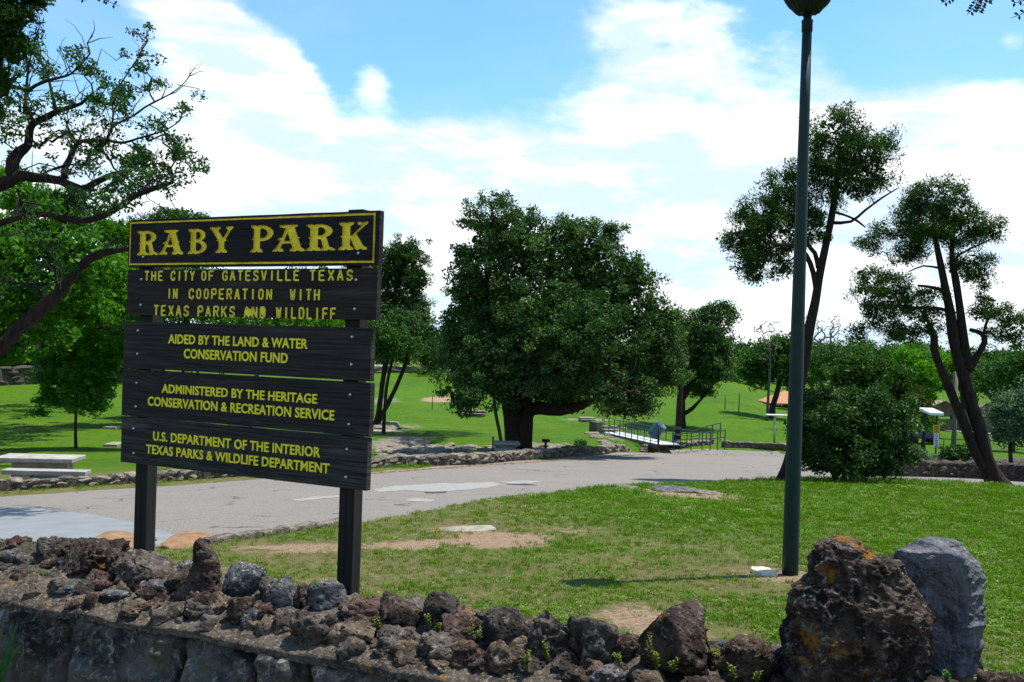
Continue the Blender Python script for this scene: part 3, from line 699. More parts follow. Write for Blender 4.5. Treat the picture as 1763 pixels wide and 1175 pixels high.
def board_box(i, s0, s1, z0, z1, m, yoff=0.):
    mb = MB(); nx = 60; V = []; 
    # box with slightly wavy top and bottom edges
    for k in range(nx+1):
        s = s0+(s1-s0)*k/nx; dz = .0015*mn.noise(Vector((s*5, i, 0))); dz2 = .0015*mn.noise(Vector((s*5, i, 5)))
        V += [(s, yoff, z0+dz), (s, yoff+BT, z0+dz), (s, yoff+BT, z1+dz2), (s, yoff, z1+dz2)]
    for k in range(nx):
        a = k*4; b = a+4
        for q in range(4):
            q2 = (q+1) % 4; mb.f.append((a+q, b+q, b+q2, a+q2))
    mb.f.append((0, 1, 2, 3)); mb.f.append((nx*4+3, nx*4+2, nx*4+1, nx*4)); mb.v = V
    me = mb.mesh('board', m)
    b = bmesh.new(); b.from_mesh(me); bmesh.ops.recalc_face_normals(b, faces=b.faces)
    b.to_mesh(me); b.free(); return me
for i, (tl, tr, br, bl, m) in enumerate(boards):
    q = [sgn(*c) for c in (tl, tr, br, bl)]
    s0 = (q[0][0]+q[3][0])/2; s1 = (q[1][0]+q[2][0])/2; z1 = (q[0][1]+q[1][1])/2; z0 = (q[2][1]+q[3][1])/2
    BZ.append((s0, s1, z0, z1))
    me = board_box(i, s0, s1, z0, z1, m)
    o = local_obj('board', me)
    if i == 0:
        me.materials.append(YEL)
        cut = MB()
        def prism(poly, d0=-.01, d1=.010):
            n = len(poly); ar = sum(poly[k][0]*poly[(k+1) % n][1]-poly[(k+1) % n][0]*poly[k][1] for k in range(n))
            if ar < 0: poly = poly[::-1]
            vs = [(x, d0, z) for x, z in poly]+[(x, d1, z) for x, z in poly]
            fs = [tuple(range(n)), tuple(range(2*n-1, n-1, -1))]+[(k, n+k, n+(k+1) % n, (k+1) % n) for k in range(n)]
            cut.add(vs, fs)
        zc = [(160, 300, 205, 360, 'R'), (302, 455, 200, 356, 'A'), (475, 608, 193, 352, 'B'), (612, 762, 180, 346, 'Y'), (862, 1018, 170, 342, 'P'), (1005, 1208, 168, 338, 'A'), (1205, 1398, 163, 333, 'R'), (1405, 1598, 150, 328, 'K')]
        cutters = []
        for j, (xa, xb, ya, yb, ch) in enumerate(zc):
            pa = sgn(190+xa*.2779, 340+yb*.2779); pb = sgn(190+xb*.2779, 340+ya*.2779)
            for n_, poly in enumerate(LP[ch]):
                cut = MB(); prism([(pa[0]+(pb[0]-pa[0])*x, pa[1]+(pb[1]-pa[1])*z+.0002*n_) for x, z in poly], -.01, .0115+.00003*n_); cutters.append(cut)
        tlp = sgn(223.5, 383); trp = sgn(649.5, 366); brp = sgn(645.5, 451); blp = sgn(221.5, 457)
        bx0 = s0+.010; bx1 = s1-.028; bz0 = z0+.013; bz1 = z1-.012; tw = .0105
        def wavy(ax, az, bx, bz, w, vert):
            n = 26; A_ = []; B_ = []
            for k in range(n+1):
                f = k/n; x = ax+(bx-ax)*f; z = az+(bz-az)*f; j1 = .0022*mn.noise(Vector((x*9, z*9, 1))); j2 = .002*mn.noise(Vector((x*9, z*9, 8)))
                if vert: A_.append((x+j1, z)); B_.append((x+w+j2, z))
                else: A_.append((x, z+j1)); B_.append((x, z+w+j2))
            return A_+B_[::-1]
        for ps in (wavy(bx0, bz0, bx1, bz0, tw, False), wavy(bx0, bz1-tw, bx1, bz1-tw, tw, False), wavy(bx0-.0003, bz0-.003, bx0-.0003, bz1+.003, tw, True), wavy(bx1-tw, bz0-.003, bx1-tw, bz1+.003, tw, True)):
            cut = MB(); prism(ps, -.01, .0075); cutters.append(cut)
        ncut = 0
        # sequential exact booleans on the board
        for cu in cutters:
            cm = bpy.data.meshes.new('c'); cm.from_pydata(cu.v, [], cu.f); cm.materials.append(YEL)
            b_ = bmesh.new(); b_.from_mesh(cm); bmesh.ops.triangulate(b_, faces=b_.faces); bmesh.ops.recalc_face_normals(b_, faces=b_.faces); b_.to_mesh(cm); b_.free()
            co = bpy.data.objects.new('c', cm); COL.objects.link(co); co.matrix_world = o.matrix_world
            md = o.modifiers.new('b', 'BOOLEAN'); md.operation = 'DIFFERENCE'; md.object = co; md.solver = 'EXACT'; md.material_mode = 'TRANSFER'
        bpy.context.view_layer.update()
        dg = bpy.context.evaluated_depsgraph_get(); nm = bpy.data.meshes.new_from_object(o.evaluated_get(dg)); 
        print('BOARD', len(nm.vertices), len(nm.polygons), [mm.name for mm in nm.materials])
        o.modifiers.clear(); o.data = nm
        for c_ in [x for x in bpy.data.objects if x.name.startswith('c') and x.name.split('.')[0] == 'c']: bpy.data.objects.remove(c_)
# text
def font_line(txt, s0, s1, z0, z1, m, weight=.0, parent=None, y=-.0025):
    cu = bpy.data.curves.new('lettering', 'FONT'); cu.body = txt; cu.size = 1; cu.offset = weight; cu.extrude = .02; cu.space_character = 1.04; cu.resolution_u = 3
    ob = bpy.data.objects.new('tmp', cu); COL.objects.link(ob); bpy.context.view_layer.update()
    me = bpy.data.meshes.new_from_object(ob.evaluated_get(bpy.context.evaluated_depsgraph_get())); bpy.data.objects.remove(ob)
    a = np.empty(len(me.vertices)*3, np.float32); me.vertices.foreach_get('co', a); a = a.reshape(-1, 3)
    lo, hi = a.min(0), a.max(0); nx = s0+(a[:, 0]-lo[0])/(hi[0]-lo[0])*(s1-s0); nz = z0+(a[:, 1]-lo[1])/(hi[1]-lo[1])*(z1-z0)
    ny = y+np.where(a[:, 2] > 0, -.001, .004)
    for k in range(len(nz)): nz[k] += 0
    me.vertices.foreach_set('co', np.stack([nx, ny, nz], 1).astype(np.float32).ravel()); me.materials.clear(); me.materials.append(m); me.name = 'lettering'; me.update()
    return me
lines = [(2, 'AIDED BY THE LAND & WATER', 362, 1225, 845, 905, 880, 942, 340), (2, 'CONSERVATION FUND', 458, 1102, 938, 998, 965, 1030, 340),
         (3, 'ADMINISTERED BY THE HERITAGE', 322, 1283, 148, 205, 212, 272, 620), (3, 'CONSERVATION & RECREATION SERVICE', 235, 1390, 225, 282, 312, 378, 620),
         (4, 'U.S. DEPARTMENT OF THE INTERIOR', 268, 1303, 442, 500, 540, 605, 620), (4, 'TEXAS PARKS & WILDLIFE DEPARTMENT', 225, 1360, 522, 580, 642, 705, 620)]
bobj = [o for o in bpy.data.objects if o.name.startswith('board')]; bobj.sort(key=lambda o: o.name)
for bi, txt, xa, xb, ya, yb, yc, yd, oy in lines:
    k = .2779
    p1 = sgn(190+xa*k, oy+ya*k); p2 = sgn(190+xa*k, oy+yb*k); p3 = sgn(190+xb*k, oy+yc*k); p4 = sgn(190+xb*k, oy+yd*k)
    me = font_line(txt, p1[0], p3[0], (p2[1]+p4[1])/2, (p1[1]+p3[1])/2, YELM, .022)
    local_obj('lettering', me, bobj[bi])
# stencil strokes
ST = {'T': ['0,1-1,1', '.5,.86-.5,0'], 'H': ['0,1-0,0', '1,1-1,0', '.2,.5-.8,.5'], 'E': ['0,1-0,0', '.2,1-1,1', '.2,.5-.8,.5', '.2,0-1,0'], 'C': ['1,.72-.9,.95-.5,1', '.3,.97-0,.75-0,.25-.3,.03', '.5,0-.9,.05-1,.28'],
      'I': ['.5,1-.5,0'], 'Y': ['0,1-.45,.5', '1,1-.55,.5', '.5,.42-.5,0'], 'O': ['.4,1-.05,.8-.05,.2-.4,0', '.6,1-.95,.8-.95,.2-.6,0'], 'F': ['0,1-0,0', '.2,1-1,1', '.2,.5-.8,.5'],
      'G': ['1,.75-.85,.97-.55,1', '.35,.98-0,.75-0,.25-.35,.02', '.55,0-1,.1-1,.45-.6,.45'], 'A': ['.45,1-0,0', '.55,1-1,0', '.3,.33-.7,.33'], 'S': ['1,.8-.8,1-.55,1', '.4,1-.05,.85-.1,.6-.4,.53', '.6,.47-.92,.38-.95,.15-.6,0', '.4,0-.15,.03-0,.2'],
      'V': ['0,1-.45,0', '1,1-.55,0'], 'L': ['0,1-0,0', '.2,0-1,0'], 'X': ['0,1-.42,.55', '1,1-0,0', '.58,.45-1,0'], 'N': ['0,1-0,0', '.1,.95-.9,.05', '1,1-1,0'], 'P': ['0,1-0,0', '.2,1-.8,1-1,.85-1,.62-.8,.48-.2,.48'],
      'R': ['0,1-0,0', '.2,1-.8,1-1,.85-1,.65-.8,.52-.2,.52', '.55,.45-1,0'], 'W': ['0,1-.25,0', '.5,.8-.3,.05', '.5,.8-.72,0', '1,1-.78,.05'], 'K': ['0,1-0,0', '1,1-.15,.52', '.35,.6-1,0'], 'D': ['0,1-0,0', '.2,1-.7,1-1,.75-1,.25-.7,0-.2,0']}
def stencil(txt, s0, s1, z0, z1, words):
    mb = MB(); h = z1-z0; th = h*.098
    for wrd, wa, wb in words:
        n = len(wrd); cell = (wb-wa)/n
        for k, ch in enumerate(wrd):
            x0 = wa+cell*k+cell*.22; cw = cell*.52
            for stq in ST[ch]:
                pts = [tuple(map(float, p.split(','))) for p in stq.split('-')]
                for a, b in zip(pts, pts[1:]):
                    A = Vector((x0+a[0]*cw, z0+a[1]*h)); B = Vector((x0+b[0]*cw, z0+b[1]*h)); d = (B-A); L = d.length; d = d/L if L else Vector((1, 0)); nn = Vector((-d.y, d.x))*th
                    A = A-d*th*.35; B = B+d*th*.35
                    f = random.uniform(.8, 1.1)
                    q = [A+nn*f, B+nn, B-nn*f, A-nn]; vs = [(p.x, -.0030, p.y) for p in q]+[(p.x, .003, p.y) for p in q]
                    mb.add(vs, [(3, 2, 1, 0), (0, 1, 5, 4), (1, 2, 6, 5), (2, 3, 7, 6), (3, 0, 4, 7)])
    return mb.mesh('lettering', YELD)
def zx(x): return sgn(190+x*.2779, 500)[0]
for wl, ya, yb in (([('THE', 205, 332), ('CITY', 368, 528), ('OF', 556, 648), ('GATESVILLE', 686, 1178), ('TEXAS', 1225, 1512)], 457, 514),
                   ([('IN', 350, 424), ('COOPERATION', 482, 1012), ('WITH', 1108, 1308)], 571, 631), ([('TEXAS', 268, 500), ('PARKS', 540, 786), ('AND', 826, 976), ('WILDLIFF', 1026, 1412)], 681, 742)):
    z1 = sgn(190+850*.2779, 340+ya*.2779)[1]; z0 = sgn(190+850*.2779, 340+yb*.2779)[1]
    wl = [(w, zx(a), zx(b)) for w, a, b in wl]
    me = stencil('', 0, 0, z0, z1, wl)
    local_obj('lettering', me, bobj[1])
# yellow paint blot over the A of AND
mb = MB(); c0 = sgn(190+862*.2779, 340+712*.2779); pts = []
for k in range(20):
    an = 2*math.pi*k/20; r = 1+.45*mn.noise(Vector((math.cos(an)*2, math.sin(an)*2, 4))); pts.append((c0[0]+math.cos(an)*.036*r, -.0036, c0[1]+math.sin(an)*.022*r))
c1 = sgn(190+950*.2779, 340+708*.2779)
mb.add([tuple(p) for p in pts], [tuple(range(20))[::-1]])
mb.add([(c1[0]+.017*math.cos(a)*(1+.2*math.sin(3*a)), -.0037, c1[1]+.022*math.sin(a)) for a in np.linspace(0, 6.1, 14)], [tuple(range(14))[::-1]])
local_obj('paint_blot', mb.mesh('paint_blot', YEL), bobj[1])
# posts: pixel left, right, top y, bottom
for xa, xb, yt, yb_ in ((231, 269, 390, 1000), (583, 624, 359, 1060)):
    # the posts stand behind the boards
    u0 = sgn(xa, 880, BT+.002)[0]; u1 = sgn(xb, 880, BT+.082)[0]
    w = u1-u0; u = (u0+u1)/2
    zt = sgn((xa+xb)/2, yt)[1]; p = SROT @ Vector((u, 0, 0)); zb = g(p.x, p.y)-.15
    mb = MB().box(Vector((u, BT+.042, (zt+zb)/2)), w, .08, zt-zb); me = mb.mesh('post', WOODPOST)
    o = local_obj('post', me); bevel(o, .006, 2)
# bolts
bolts = [[(205, 370), (1538, 346), (1550, 165)], [(195, 508), (190, 667), (1525, 511), (1515, 692)], [(173, 825), (170, 970), (1499, 865), (1495, 1035)], [(165, 1150), (160, 1296), (1487, 1223), (1479, 1406)], [(147, 1432), (147, 1585), (1467, 1560), (1461, 1733)]]
bme = MB().lathe((0, 0, 0), [(.0075, -.004), (.0075, .002), (.006, .004), (.002, .0048)], 10).mesh('bolt', METAL, True)
for bi, bl in enumerate(bolts):
    for (x, y) in bl:
        yy = 340+y*.2779 if bi < 3 else 340+(y-1007.6+1007.6)*.2779
        s_, z_ = sgn(190+x*.2779, yy)
        local_obj('bolt', bme, bobj[bi], (s_, -.003, z_), Matrix.Rotation(R(90), 4, 'X'))

# ------------------------------------------------------------ lamp post
lb = Pg(1360, 990); LY = lb.y
lamp = empty('lamp_post', lb); tag(lamp, 'tall dark green steel lamp post standing on the lawn', 'lamp post')
lr = 13.6*LY/F; ztop = At(1385, 25, LY).z; lx = lb.x
pr = []
H = ztop-lb.z
mb = MB().lathe(lb+Vector((0, 0, -.1)), [(lr, 0), (lr, .3), (lr*.95, H*.25), (lr*.80, H*.55), (lr*.66, H*.85), (lr*.60, H+.0)], 32); mb.build('pole', GREENP, lamp, True)
mb = MB().lathe(lb+Vector((0, 0, H-.145)), [(lr*.58, 0), (lr*.68, .005), (lr*.68, .075), (lr*.72, .08), (lr*.72, .095), (lr*.52, .10), (lr*.5, .17)], 32); mb.build('collar', GREEND, lamp, True)
# ribbed bowl under the lantern
mb = MB(); rings = [(.40, 0.0), (.50, .004), (.66, .03), (.82, .062), (.93, .095), (1.0, .125), (1.05, .16), (1.08, .20), (1.09, .24), (1.05, .25)]; n = 96; RB = 40*LY/F
for rr, z in rings:
    for k in range(n):
        an = 2*math.pi*k/n; r = RB*rr*(1+.045*math.cos(an*20)*min(1, z*15+.2)); mb.v.append((lx+r*math.cos(an), lb.y+r*math.sin(an), lb.z+H+.018+z-.012*abs(math.cos(an*6))*(z < .02)))
for i in range(len(rings)-1):
    for k in range(n):
        k2 = (k+1) % n; mb.f.append((i*n+k, i*n+k2, (i+1)*n+k2, (i+1)*n+k))
mb.f.append(tuple(range(n))[::-1]); mb.f.append(tuple((len(rings)-1)*n+k for k in range(n)))
mb.build('lamp_bowl', GREEND, lamp, True)
GLOBE = simple('frosted_globe', (.7, .72, .72), (.78, .8, .8), 4, .3, .5, 0)
mb = MB().lathe((lx, lb.y, lb.z+H+.27), [(RB*.8, 0), (RB*.97, .08), (RB, .18), (RB*.9, .3), (RB*.6, .42), (RB*.25, .48)], 32); mb.build('globe', GLOBE, lamp, True)
mb = MB().lathe((lx, lb.y, lb.z+H+.75), [(RB*.26, 0), (RB*.2, .03), (RB*.05, .08), (RB*.05, .14)], 20); mb.build('finial', GREEND, lamp, True)

# ------------------------------------------------------------ single flat stones near
def flat_stone(px, py, w, h, m, label, name='flat_stone', thick=.05, seed=0., group=None):
    c = Pg(px, py); a = P(px, py-h/2); b = P(px, py+h/2)
    me = rock_mesh(name, m, 4, .18, seed, .5, .03, 1.2, facets=3); o = link(name, me); o.location = c+Vector((0, 0, thick*.15)); o.scale = (w*c.y/F/2, max(.06, abs(a.y-b.y)/2), thick)
    tag(o, label, 'stone', group); return o
flat_stone(1315, 988, 42, 9, WHITE_ROCK, 'pale flat stone in the grass at the foot of the green lamp post', thick=.035, seed=2)
flat_stone(205, 938, 110, 18, ORANGE_ROCK, 'orange brown flagstone at the road edge left of the near sign post', 'flagstone', .06, 3)
flat_stone(320, 936, 70, 20, ORANGE_ROCK, 'rusty flagstone lying between sign post and concrete kerb', 'flagstone', .06, 4)
flat_stone(1165, 846, 90, 6, K_GREY, 'long grey rock outcrop in the grass at the bend of the road', 'rock_outcrop', .06, 5)
flat_stone(1080, 840, 46, 4, K_MIDL, 'low tan rock breaking through grass left of the grey outcrop', 'rock_outcrop', .05, 6)
flat_stone(810, 912, 90, 7, CONC_S, 'thin tan slab sunk in the bare soil beyond the sign', 'flat_stone', .02, 7)
flat_stone(1215, 850, 40, 4, K_MIDL, 'small weathered rock right of the grey outcrop at the road bend', 'rock_outcrop', .04, 8)
flat_stone(663, 737, 50, 14, K_LIME, 'pale creek-side rock beneath the twin-trunk tree', 'rock_outcrop', .3, 9)
kerb = empty('kerb', Pg(450, 925)); tag(kerb, 'broken pale concrete kerb edging the near side of the road behind the sign', 'kerb')
kp = [(352, 937), (400, 930), (445, 924), (490, 917), (540, 910), (590, 903)]
for i, (a, b) in enumerate(zip(kp, kp[1:])):
    A = Pg(*a); B = Pg(*b); d = (B-A); m = (A+B)/2; m.z += .0
    mb = MB().box(m+Vector((0, 0, -.02)), d.length*.985, .14, .16, math.atan2(d.y, d.x)); o = mb.build('kerb_piece', K_MIDL, kerb); bevel(o, .02, 2)

# ------------------------------------------------------------ roadside walls from individual stones
def road_wall(label, pts, hgt, mats, name='stone_wall', courses=2, slen=.32, th=.35, cap=None):
    w = [Pg(*p) for p in pts]; root = empty(name, w[len(w)//2]); tag(root, label, 'wall')
    meshes = [rock_mesh('stone', mats[k % len(mats)], 2, .30, 20+k*1.3+len(label)*.37, .45, .08, 1.4, smooth=False, facets=4) for k in range(8)]
    dist = [0]
    for a, b in zip(w, w[1:]): dist.append(dist[-1]+(b.xy-a.xy).length)
    tot = dist[-1]
    def at(s):
        s = min(max(s, 0), tot); k = max(i for i in range(len(dist)) if dist[i] <= s+1e-9); k = min(k, len(w)-2)
        f = (s-dist[k])/(dist[k+1]-dist[k]+1e-9); q = w[k].lerp(w[k+1], f); d = (w[k+1].xy-w[k].xy).normalized(); return Vector((q.x, q.y, 0)), d
    rd = random.Random(len(pts)+int(tot*10)); ch = hgt/courses; cnt = 0
    core = MB(); n = 0; L = []
    step = .5; s = 0
    while s <= tot: L.append(s); s += step
    for s in L:
        q, d = at(s); nn = Vector((-d.y, d.x, 0)); z = g(q.x, q.y)
        for sx, zz_ in ((-1, -.2), (-1, hgt*.86), (1, hgt*.86), (1, -.2)): core.v.append(tuple(q+nn*(sx*th*.36)+Vector((0, 0, z+zz_))))
    for i in range(len(L)-1):
        for k in range(4): core.f.append((i*4+k, i*4+(k+1) % 4, i*4+4+(k+1) % 4, i*4+4+k))
    core.build('core', MORTAR if mats[0] is not K_LIME2 else mats[0], root)
    for c in range(courses):
        s = rd.uniform(0, .2)
        while s < tot and cnt < 290:
            l = slen*rd.uniform(.6, 1.5); q, d = at(s+l/2); z = g(q.x, q.y)+ch*(c+.5)
            o = bpy.data.objects.new('stone', rd.choice(meshes)); COL.objects.link(o); o.parent = root; o.matrix_parent_inverse = Matrix.Translation(root.location).inverted()
            o.location = q+Vector((0, 0, z+rd.uniform(-.02, .03))); o.rotation_euler = (rd.uniform(-.1, .1), rd.uniform(-.12, .12), math.atan2(d.y, d.x)+rd.uniform(-.12, .12))
            o.scale = (l*.56, th*.5*rd.uniform(.9, 1.15), ch*.62*rd.uniform(.8, 1.35)); s += l; cnt += 1
    return root
WM = [K_LIME, K_LIME2, K_MIDL, K_MIDL]
road_wall('rubble kerb wall along the far side of the road, left of the sign', [(-330, 872), (-100, 856), (0, 846), (100, 840), (200, 834), (330, 826), (480, 817)], .20, WM, courses=2, slen=.26, th=.3)
road_wall('low rubble kerb wall in front of the big oak, ending at the footbridge', [(480, 817), (640, 806), (700, 802), (760, 799), (860, 793), (950, 786), (1040, 780), (1110, 775), (1180, 769), (1225, 765)], .27, WM, courses=2, slen=.40, th=.42)
road_wall('short stone kerb wall right of the green handrails', [(1243, 770), (1290, 771), (1345, 774), (1390, 778)], .34, WM, courses=2, slen=.5, th=.4)
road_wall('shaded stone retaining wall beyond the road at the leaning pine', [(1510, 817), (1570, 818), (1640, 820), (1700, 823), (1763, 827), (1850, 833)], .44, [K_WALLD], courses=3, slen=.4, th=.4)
road_wall('low dark stone edging in the grass at the far right', [(1712, 812), (1740, 808), (1763, 806), (1800, 806), (1880, 810)], .35, [K_LIME2], courses=1, slen=.6, th=.4)
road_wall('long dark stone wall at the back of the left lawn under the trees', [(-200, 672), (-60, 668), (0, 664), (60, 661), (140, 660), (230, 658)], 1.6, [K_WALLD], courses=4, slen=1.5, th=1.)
road_wall('grey stone wall at the crest behind the twin-trunk tree', [(560, 645), (640, 643), (700, 642), (760, 642)], .9, [K_LIME2, K_LIME2], courses=2, slen=1.6, th=.8)

# ------------------------------------------------------------ trees
def resample(pts, step):
    """pts: list of (Vector, r) -> smooth resampled"""
    P_ = [p for p, _ in pts]; Rr = [r for _, r in pts]; out = []
    for i in range(len(P_)-1):
        p0 = P_[max(i-1, 0)]; p1 = P_[i]; p2 = P_[i+1]; p3 = P_[min(i+2, len(P_)-1)]
        n = max(2, int((p2-p1).length/step))
        for k in range(n):
            t_ = k/n
            q = .5*((2*p1)+(p2-p0)*t_+(2*p0-5*p1+4*p2-p3)*t_*t_+(3*p1-p0-3*p2+p3)*t_**3)
            out.append((q, Rr[i]+(Rr[i+1]-Rr[i])*t_))
    out.append((P_[-1], Rr[-1])); return out
def leafquads(C, nleaf, spread, size, asp, up=.3, tintbase=None, hang=0., elong=None, out_from=None):
    """leaf quads around clump centres C (N,3)"""
    N = len(C); tot = N*nleaf
    c = np.repeat(C, nleaf, 0); sp = np.repeat(spread if np.ndim(spread) else np.full(N, spread), nleaf)[:, None]
    d = rng.normal(size=(tot, 3)); d /= np.linalg.norm(d, axis=1)[:, None]
    rad = rng.random((tot, 1))**.45
    pos = c+d*rad*sp*np.array([1, 1, .72])
    if elong is not None: pos = pos+elong*rng.normal(size=(tot, 1))*np.array([0, 0, 1])
    nv = rng.normal(size=(tot, 3)); nv[:, 2] += up
    nv += d*.6
    nv /= np.linalg.norm(nv, axis=1)[:, None]
    a = rng.normal(size=(tot, 3)); a[:, 2] -= hang
    if out_from is not None: a = a*.45+d*.8+np.array([0, 0, .35])
    a -= nv*(a*nv).sum(1)[:, None]; a /= np.linalg.norm(a, axis=1)[:, None]+1e-9
    b = np.cross(nv, a)
    L = size*(.6+.8*rng.random((tot, 1))); Wd = L*asp
    q = np.stack([pos-a*L*.5, pos+b*Wd*.5+a*L*.05, pos+a*L*.5, pos-b*Wd*.5+a*L*.05], 1)
    ct = rng.random(N) if tintbase is None else tintbase
    tn = np.clip(np.repeat(ct, nleaf)*.6+.4*rng.random(tot), 0, 1)
    return q.reshape(-1, 3), tn
def leaves(name, C, nleaf, spread, size, asp, m, parent, core=None, **kw):
    q, tn = leafquads(C, nleaf, spread, size, asp, **kw)
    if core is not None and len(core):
        q2, t2 = leafquads(core, 1, .05, size*1.55, max(asp, .5), up=0.); q = np.vstack([q, q2]); tn = np.concatenate([tn, t2*.6])  # inner leaves get a darker tint: crown shade put into their colour
    return link(name, quads_mesh(name, q, m, tn), parent)
def core_points(blobs, size, asp, k):
    out = []
    al = (size*1.55)**2*max(asp, .5)*.5
    for (cx, cy, cz, rx, ry, rz) in blobs:
        n = int(k*1.15*math.pi*rx*rz/(.5*al)); d = rng.normal(size=(n, 3)); d /= np.linalg.norm(d, axis=1)[:, None]
        rr = rng.random((n, 1))**.4*.72
        out.append(np.array([cx, cy, cz])+d*rr*np.array([rx, ry, rz]))
    return np.vstack(out) if out else None
def blob_clumps(blobs, dens):
    out = []
    for (cx, cy, cz, rx, ry, rz) in blobs:
        area = 4*math.pi*((rx*ry)**1.6/3+(rx*rz)**1.6/3+(ry*rz)**1.6/3)**(1/1.6)
        n = max(6, int(area*dens)); o = Vector((cx, cy, cz))
        k = 0; spikes = [Vector((random.gauss(0, 1), random.gauss(0, 1), random.gauss(.2, 1))).normalized() for _ in range(5)]
        while k < n:
            d = Vector((random.gauss(0, 1), random.gauss(0, 1), random.gauss(0, 1))).normalized()
            f = 1+.30*mn.noise(d*1.8+o*.7)+.16*mn.noise(d*4+o)
            r = random.random()**.33
            if any(d.dot(sp_) > .955 for sp_ in spikes): f *= 1.22
            if r < .45 and random.random() < .6: continue
            if r > .6 and mn.noise(d*3.1+o*1.3)+.25 < -.12: k += .5; continue
            out.append((cx+d.x*rx*r*f, cy+d.y*ry*r*f, cz+d.z*rz*r*f)); k += 1
    return np.array(out)
def connect(mb, skel, C, r0, n=5, wig=.25, rmax=.2, expo=.42, minlink=.1):
    """grow branches from skeleton points to the clump centres"""
    nodes = [p for p, r in skel]; par = [-1]*len(nodes); cnt = [0]*len(nodes); arr = [tuple(p) for p in nodes]
    A = np.zeros((len(nodes)+len(C)*4+4, 3)); A[:len(nodes)] = arr; used = len(nodes)
    root = np.array(arr[-1]); cen = A[:used].mean(0); order = np.argsort(np.linalg.norm(C[:, None, :]-A[None, :used:max(1, used//30)], axis=2).min(1))
    chains = []
    for ci in order:
        c = C[ci]; dv = c-A[:used]; dd = np.sqrt((dv**2).sum(1))+np.maximum(0, A[:used, 2]-c[2])*.5; j = int(dd.argmin())
        a = Vector(A[j]); b = Vector(c); L = (b-a).length
        if L < minlink: continue
        seg = [j]; prev = j
        for k in (1, 2, 3):
            f = k/3; q = a.lerp(b, f)
            if k < 3:
                q += Vector((random.gauss(0, 1), random.gauss(0, 1), random.gauss(0, 1)))*L*wig*.35
                q.z += L*.10*math.sin(math.pi*f)
            A[used] = q; par.append(prev); cnt.append(0); prev = used; seg.append(used); used += 1
        k = prev
        while k >= 0: cnt[k] += 1; k = par[k]
        chains.append(seg)
    for seg in chains:
        pts = [Vector(A[k]) for k in seg]; rr = [min(rmax, r0*max(1, cnt[k])**expo) for k in seg]; rr[0] = rr[1]*1.05; 
        mb.tube(pts, rr, n if rr[0] > r0*2.5 else 3, cap=False)
def tree(label, base, trunks, blobs, lm, bark, dens=1.2, nleaf=60, spread=.45, size=.1, asp=.5, r0=.012, cat='tree', name='tree', n=9, up=.3, hang=0, extra=None, wig=.3, out=False, rmax=.16, group=None, minlink=.1, jit=.25, core=1.):
    root = empty(name, base); tag(root, label, cat, group)
    mb = MB(); skel = []
    for i, pts in enumerate(trunks):
        rs = resample(pts, .25 if pts[0][1] < .4 else .4)
        mb.tube([p for p, r in rs], [r for p, r in rs], n, jit=jit, sd=i*3.3); skel += rs[len(rs)//4:] if i == 0 else rs
    C = blob_clumps(blobs, dens)
    if extra is not None: C = np.vstack([C, extra]) if len(C) else extra
    connect(mb, skel, C, r0, wig=wig, rmax=rmax, minlink=minlink)
    mb.build('trunk', bark, root, True)
    sp = spread*(.7+.6*rng.random(len(C)))
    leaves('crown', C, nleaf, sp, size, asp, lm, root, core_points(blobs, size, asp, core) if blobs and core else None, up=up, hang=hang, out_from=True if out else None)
    return root, C
def TP(Y, *pts, dy=None):
    """trunk path from outline points: (px, py, width px[, extra depth])"""
    return [(At(p[0], p[1], Y+(p[3] if len(p) > 3 else 0)), p[2]/2*Y/F) for p in pts]
def BL(Y, *bl):
    """crown lobes: (px, py, rx px, ry px[, extra depth, depth radius in m])"""
    out = []
    for b in bl:
        yy = Y+(b[4] if len(b) > 4 else 0); c = At(b[0], b[1], yy); s = yy/F
        out.append((c.x, c.y, c.z, b[2]*s, (b[5] if len(b) > 5 else (b[2]+b[3])/2*s), b[3]*s))
    return out

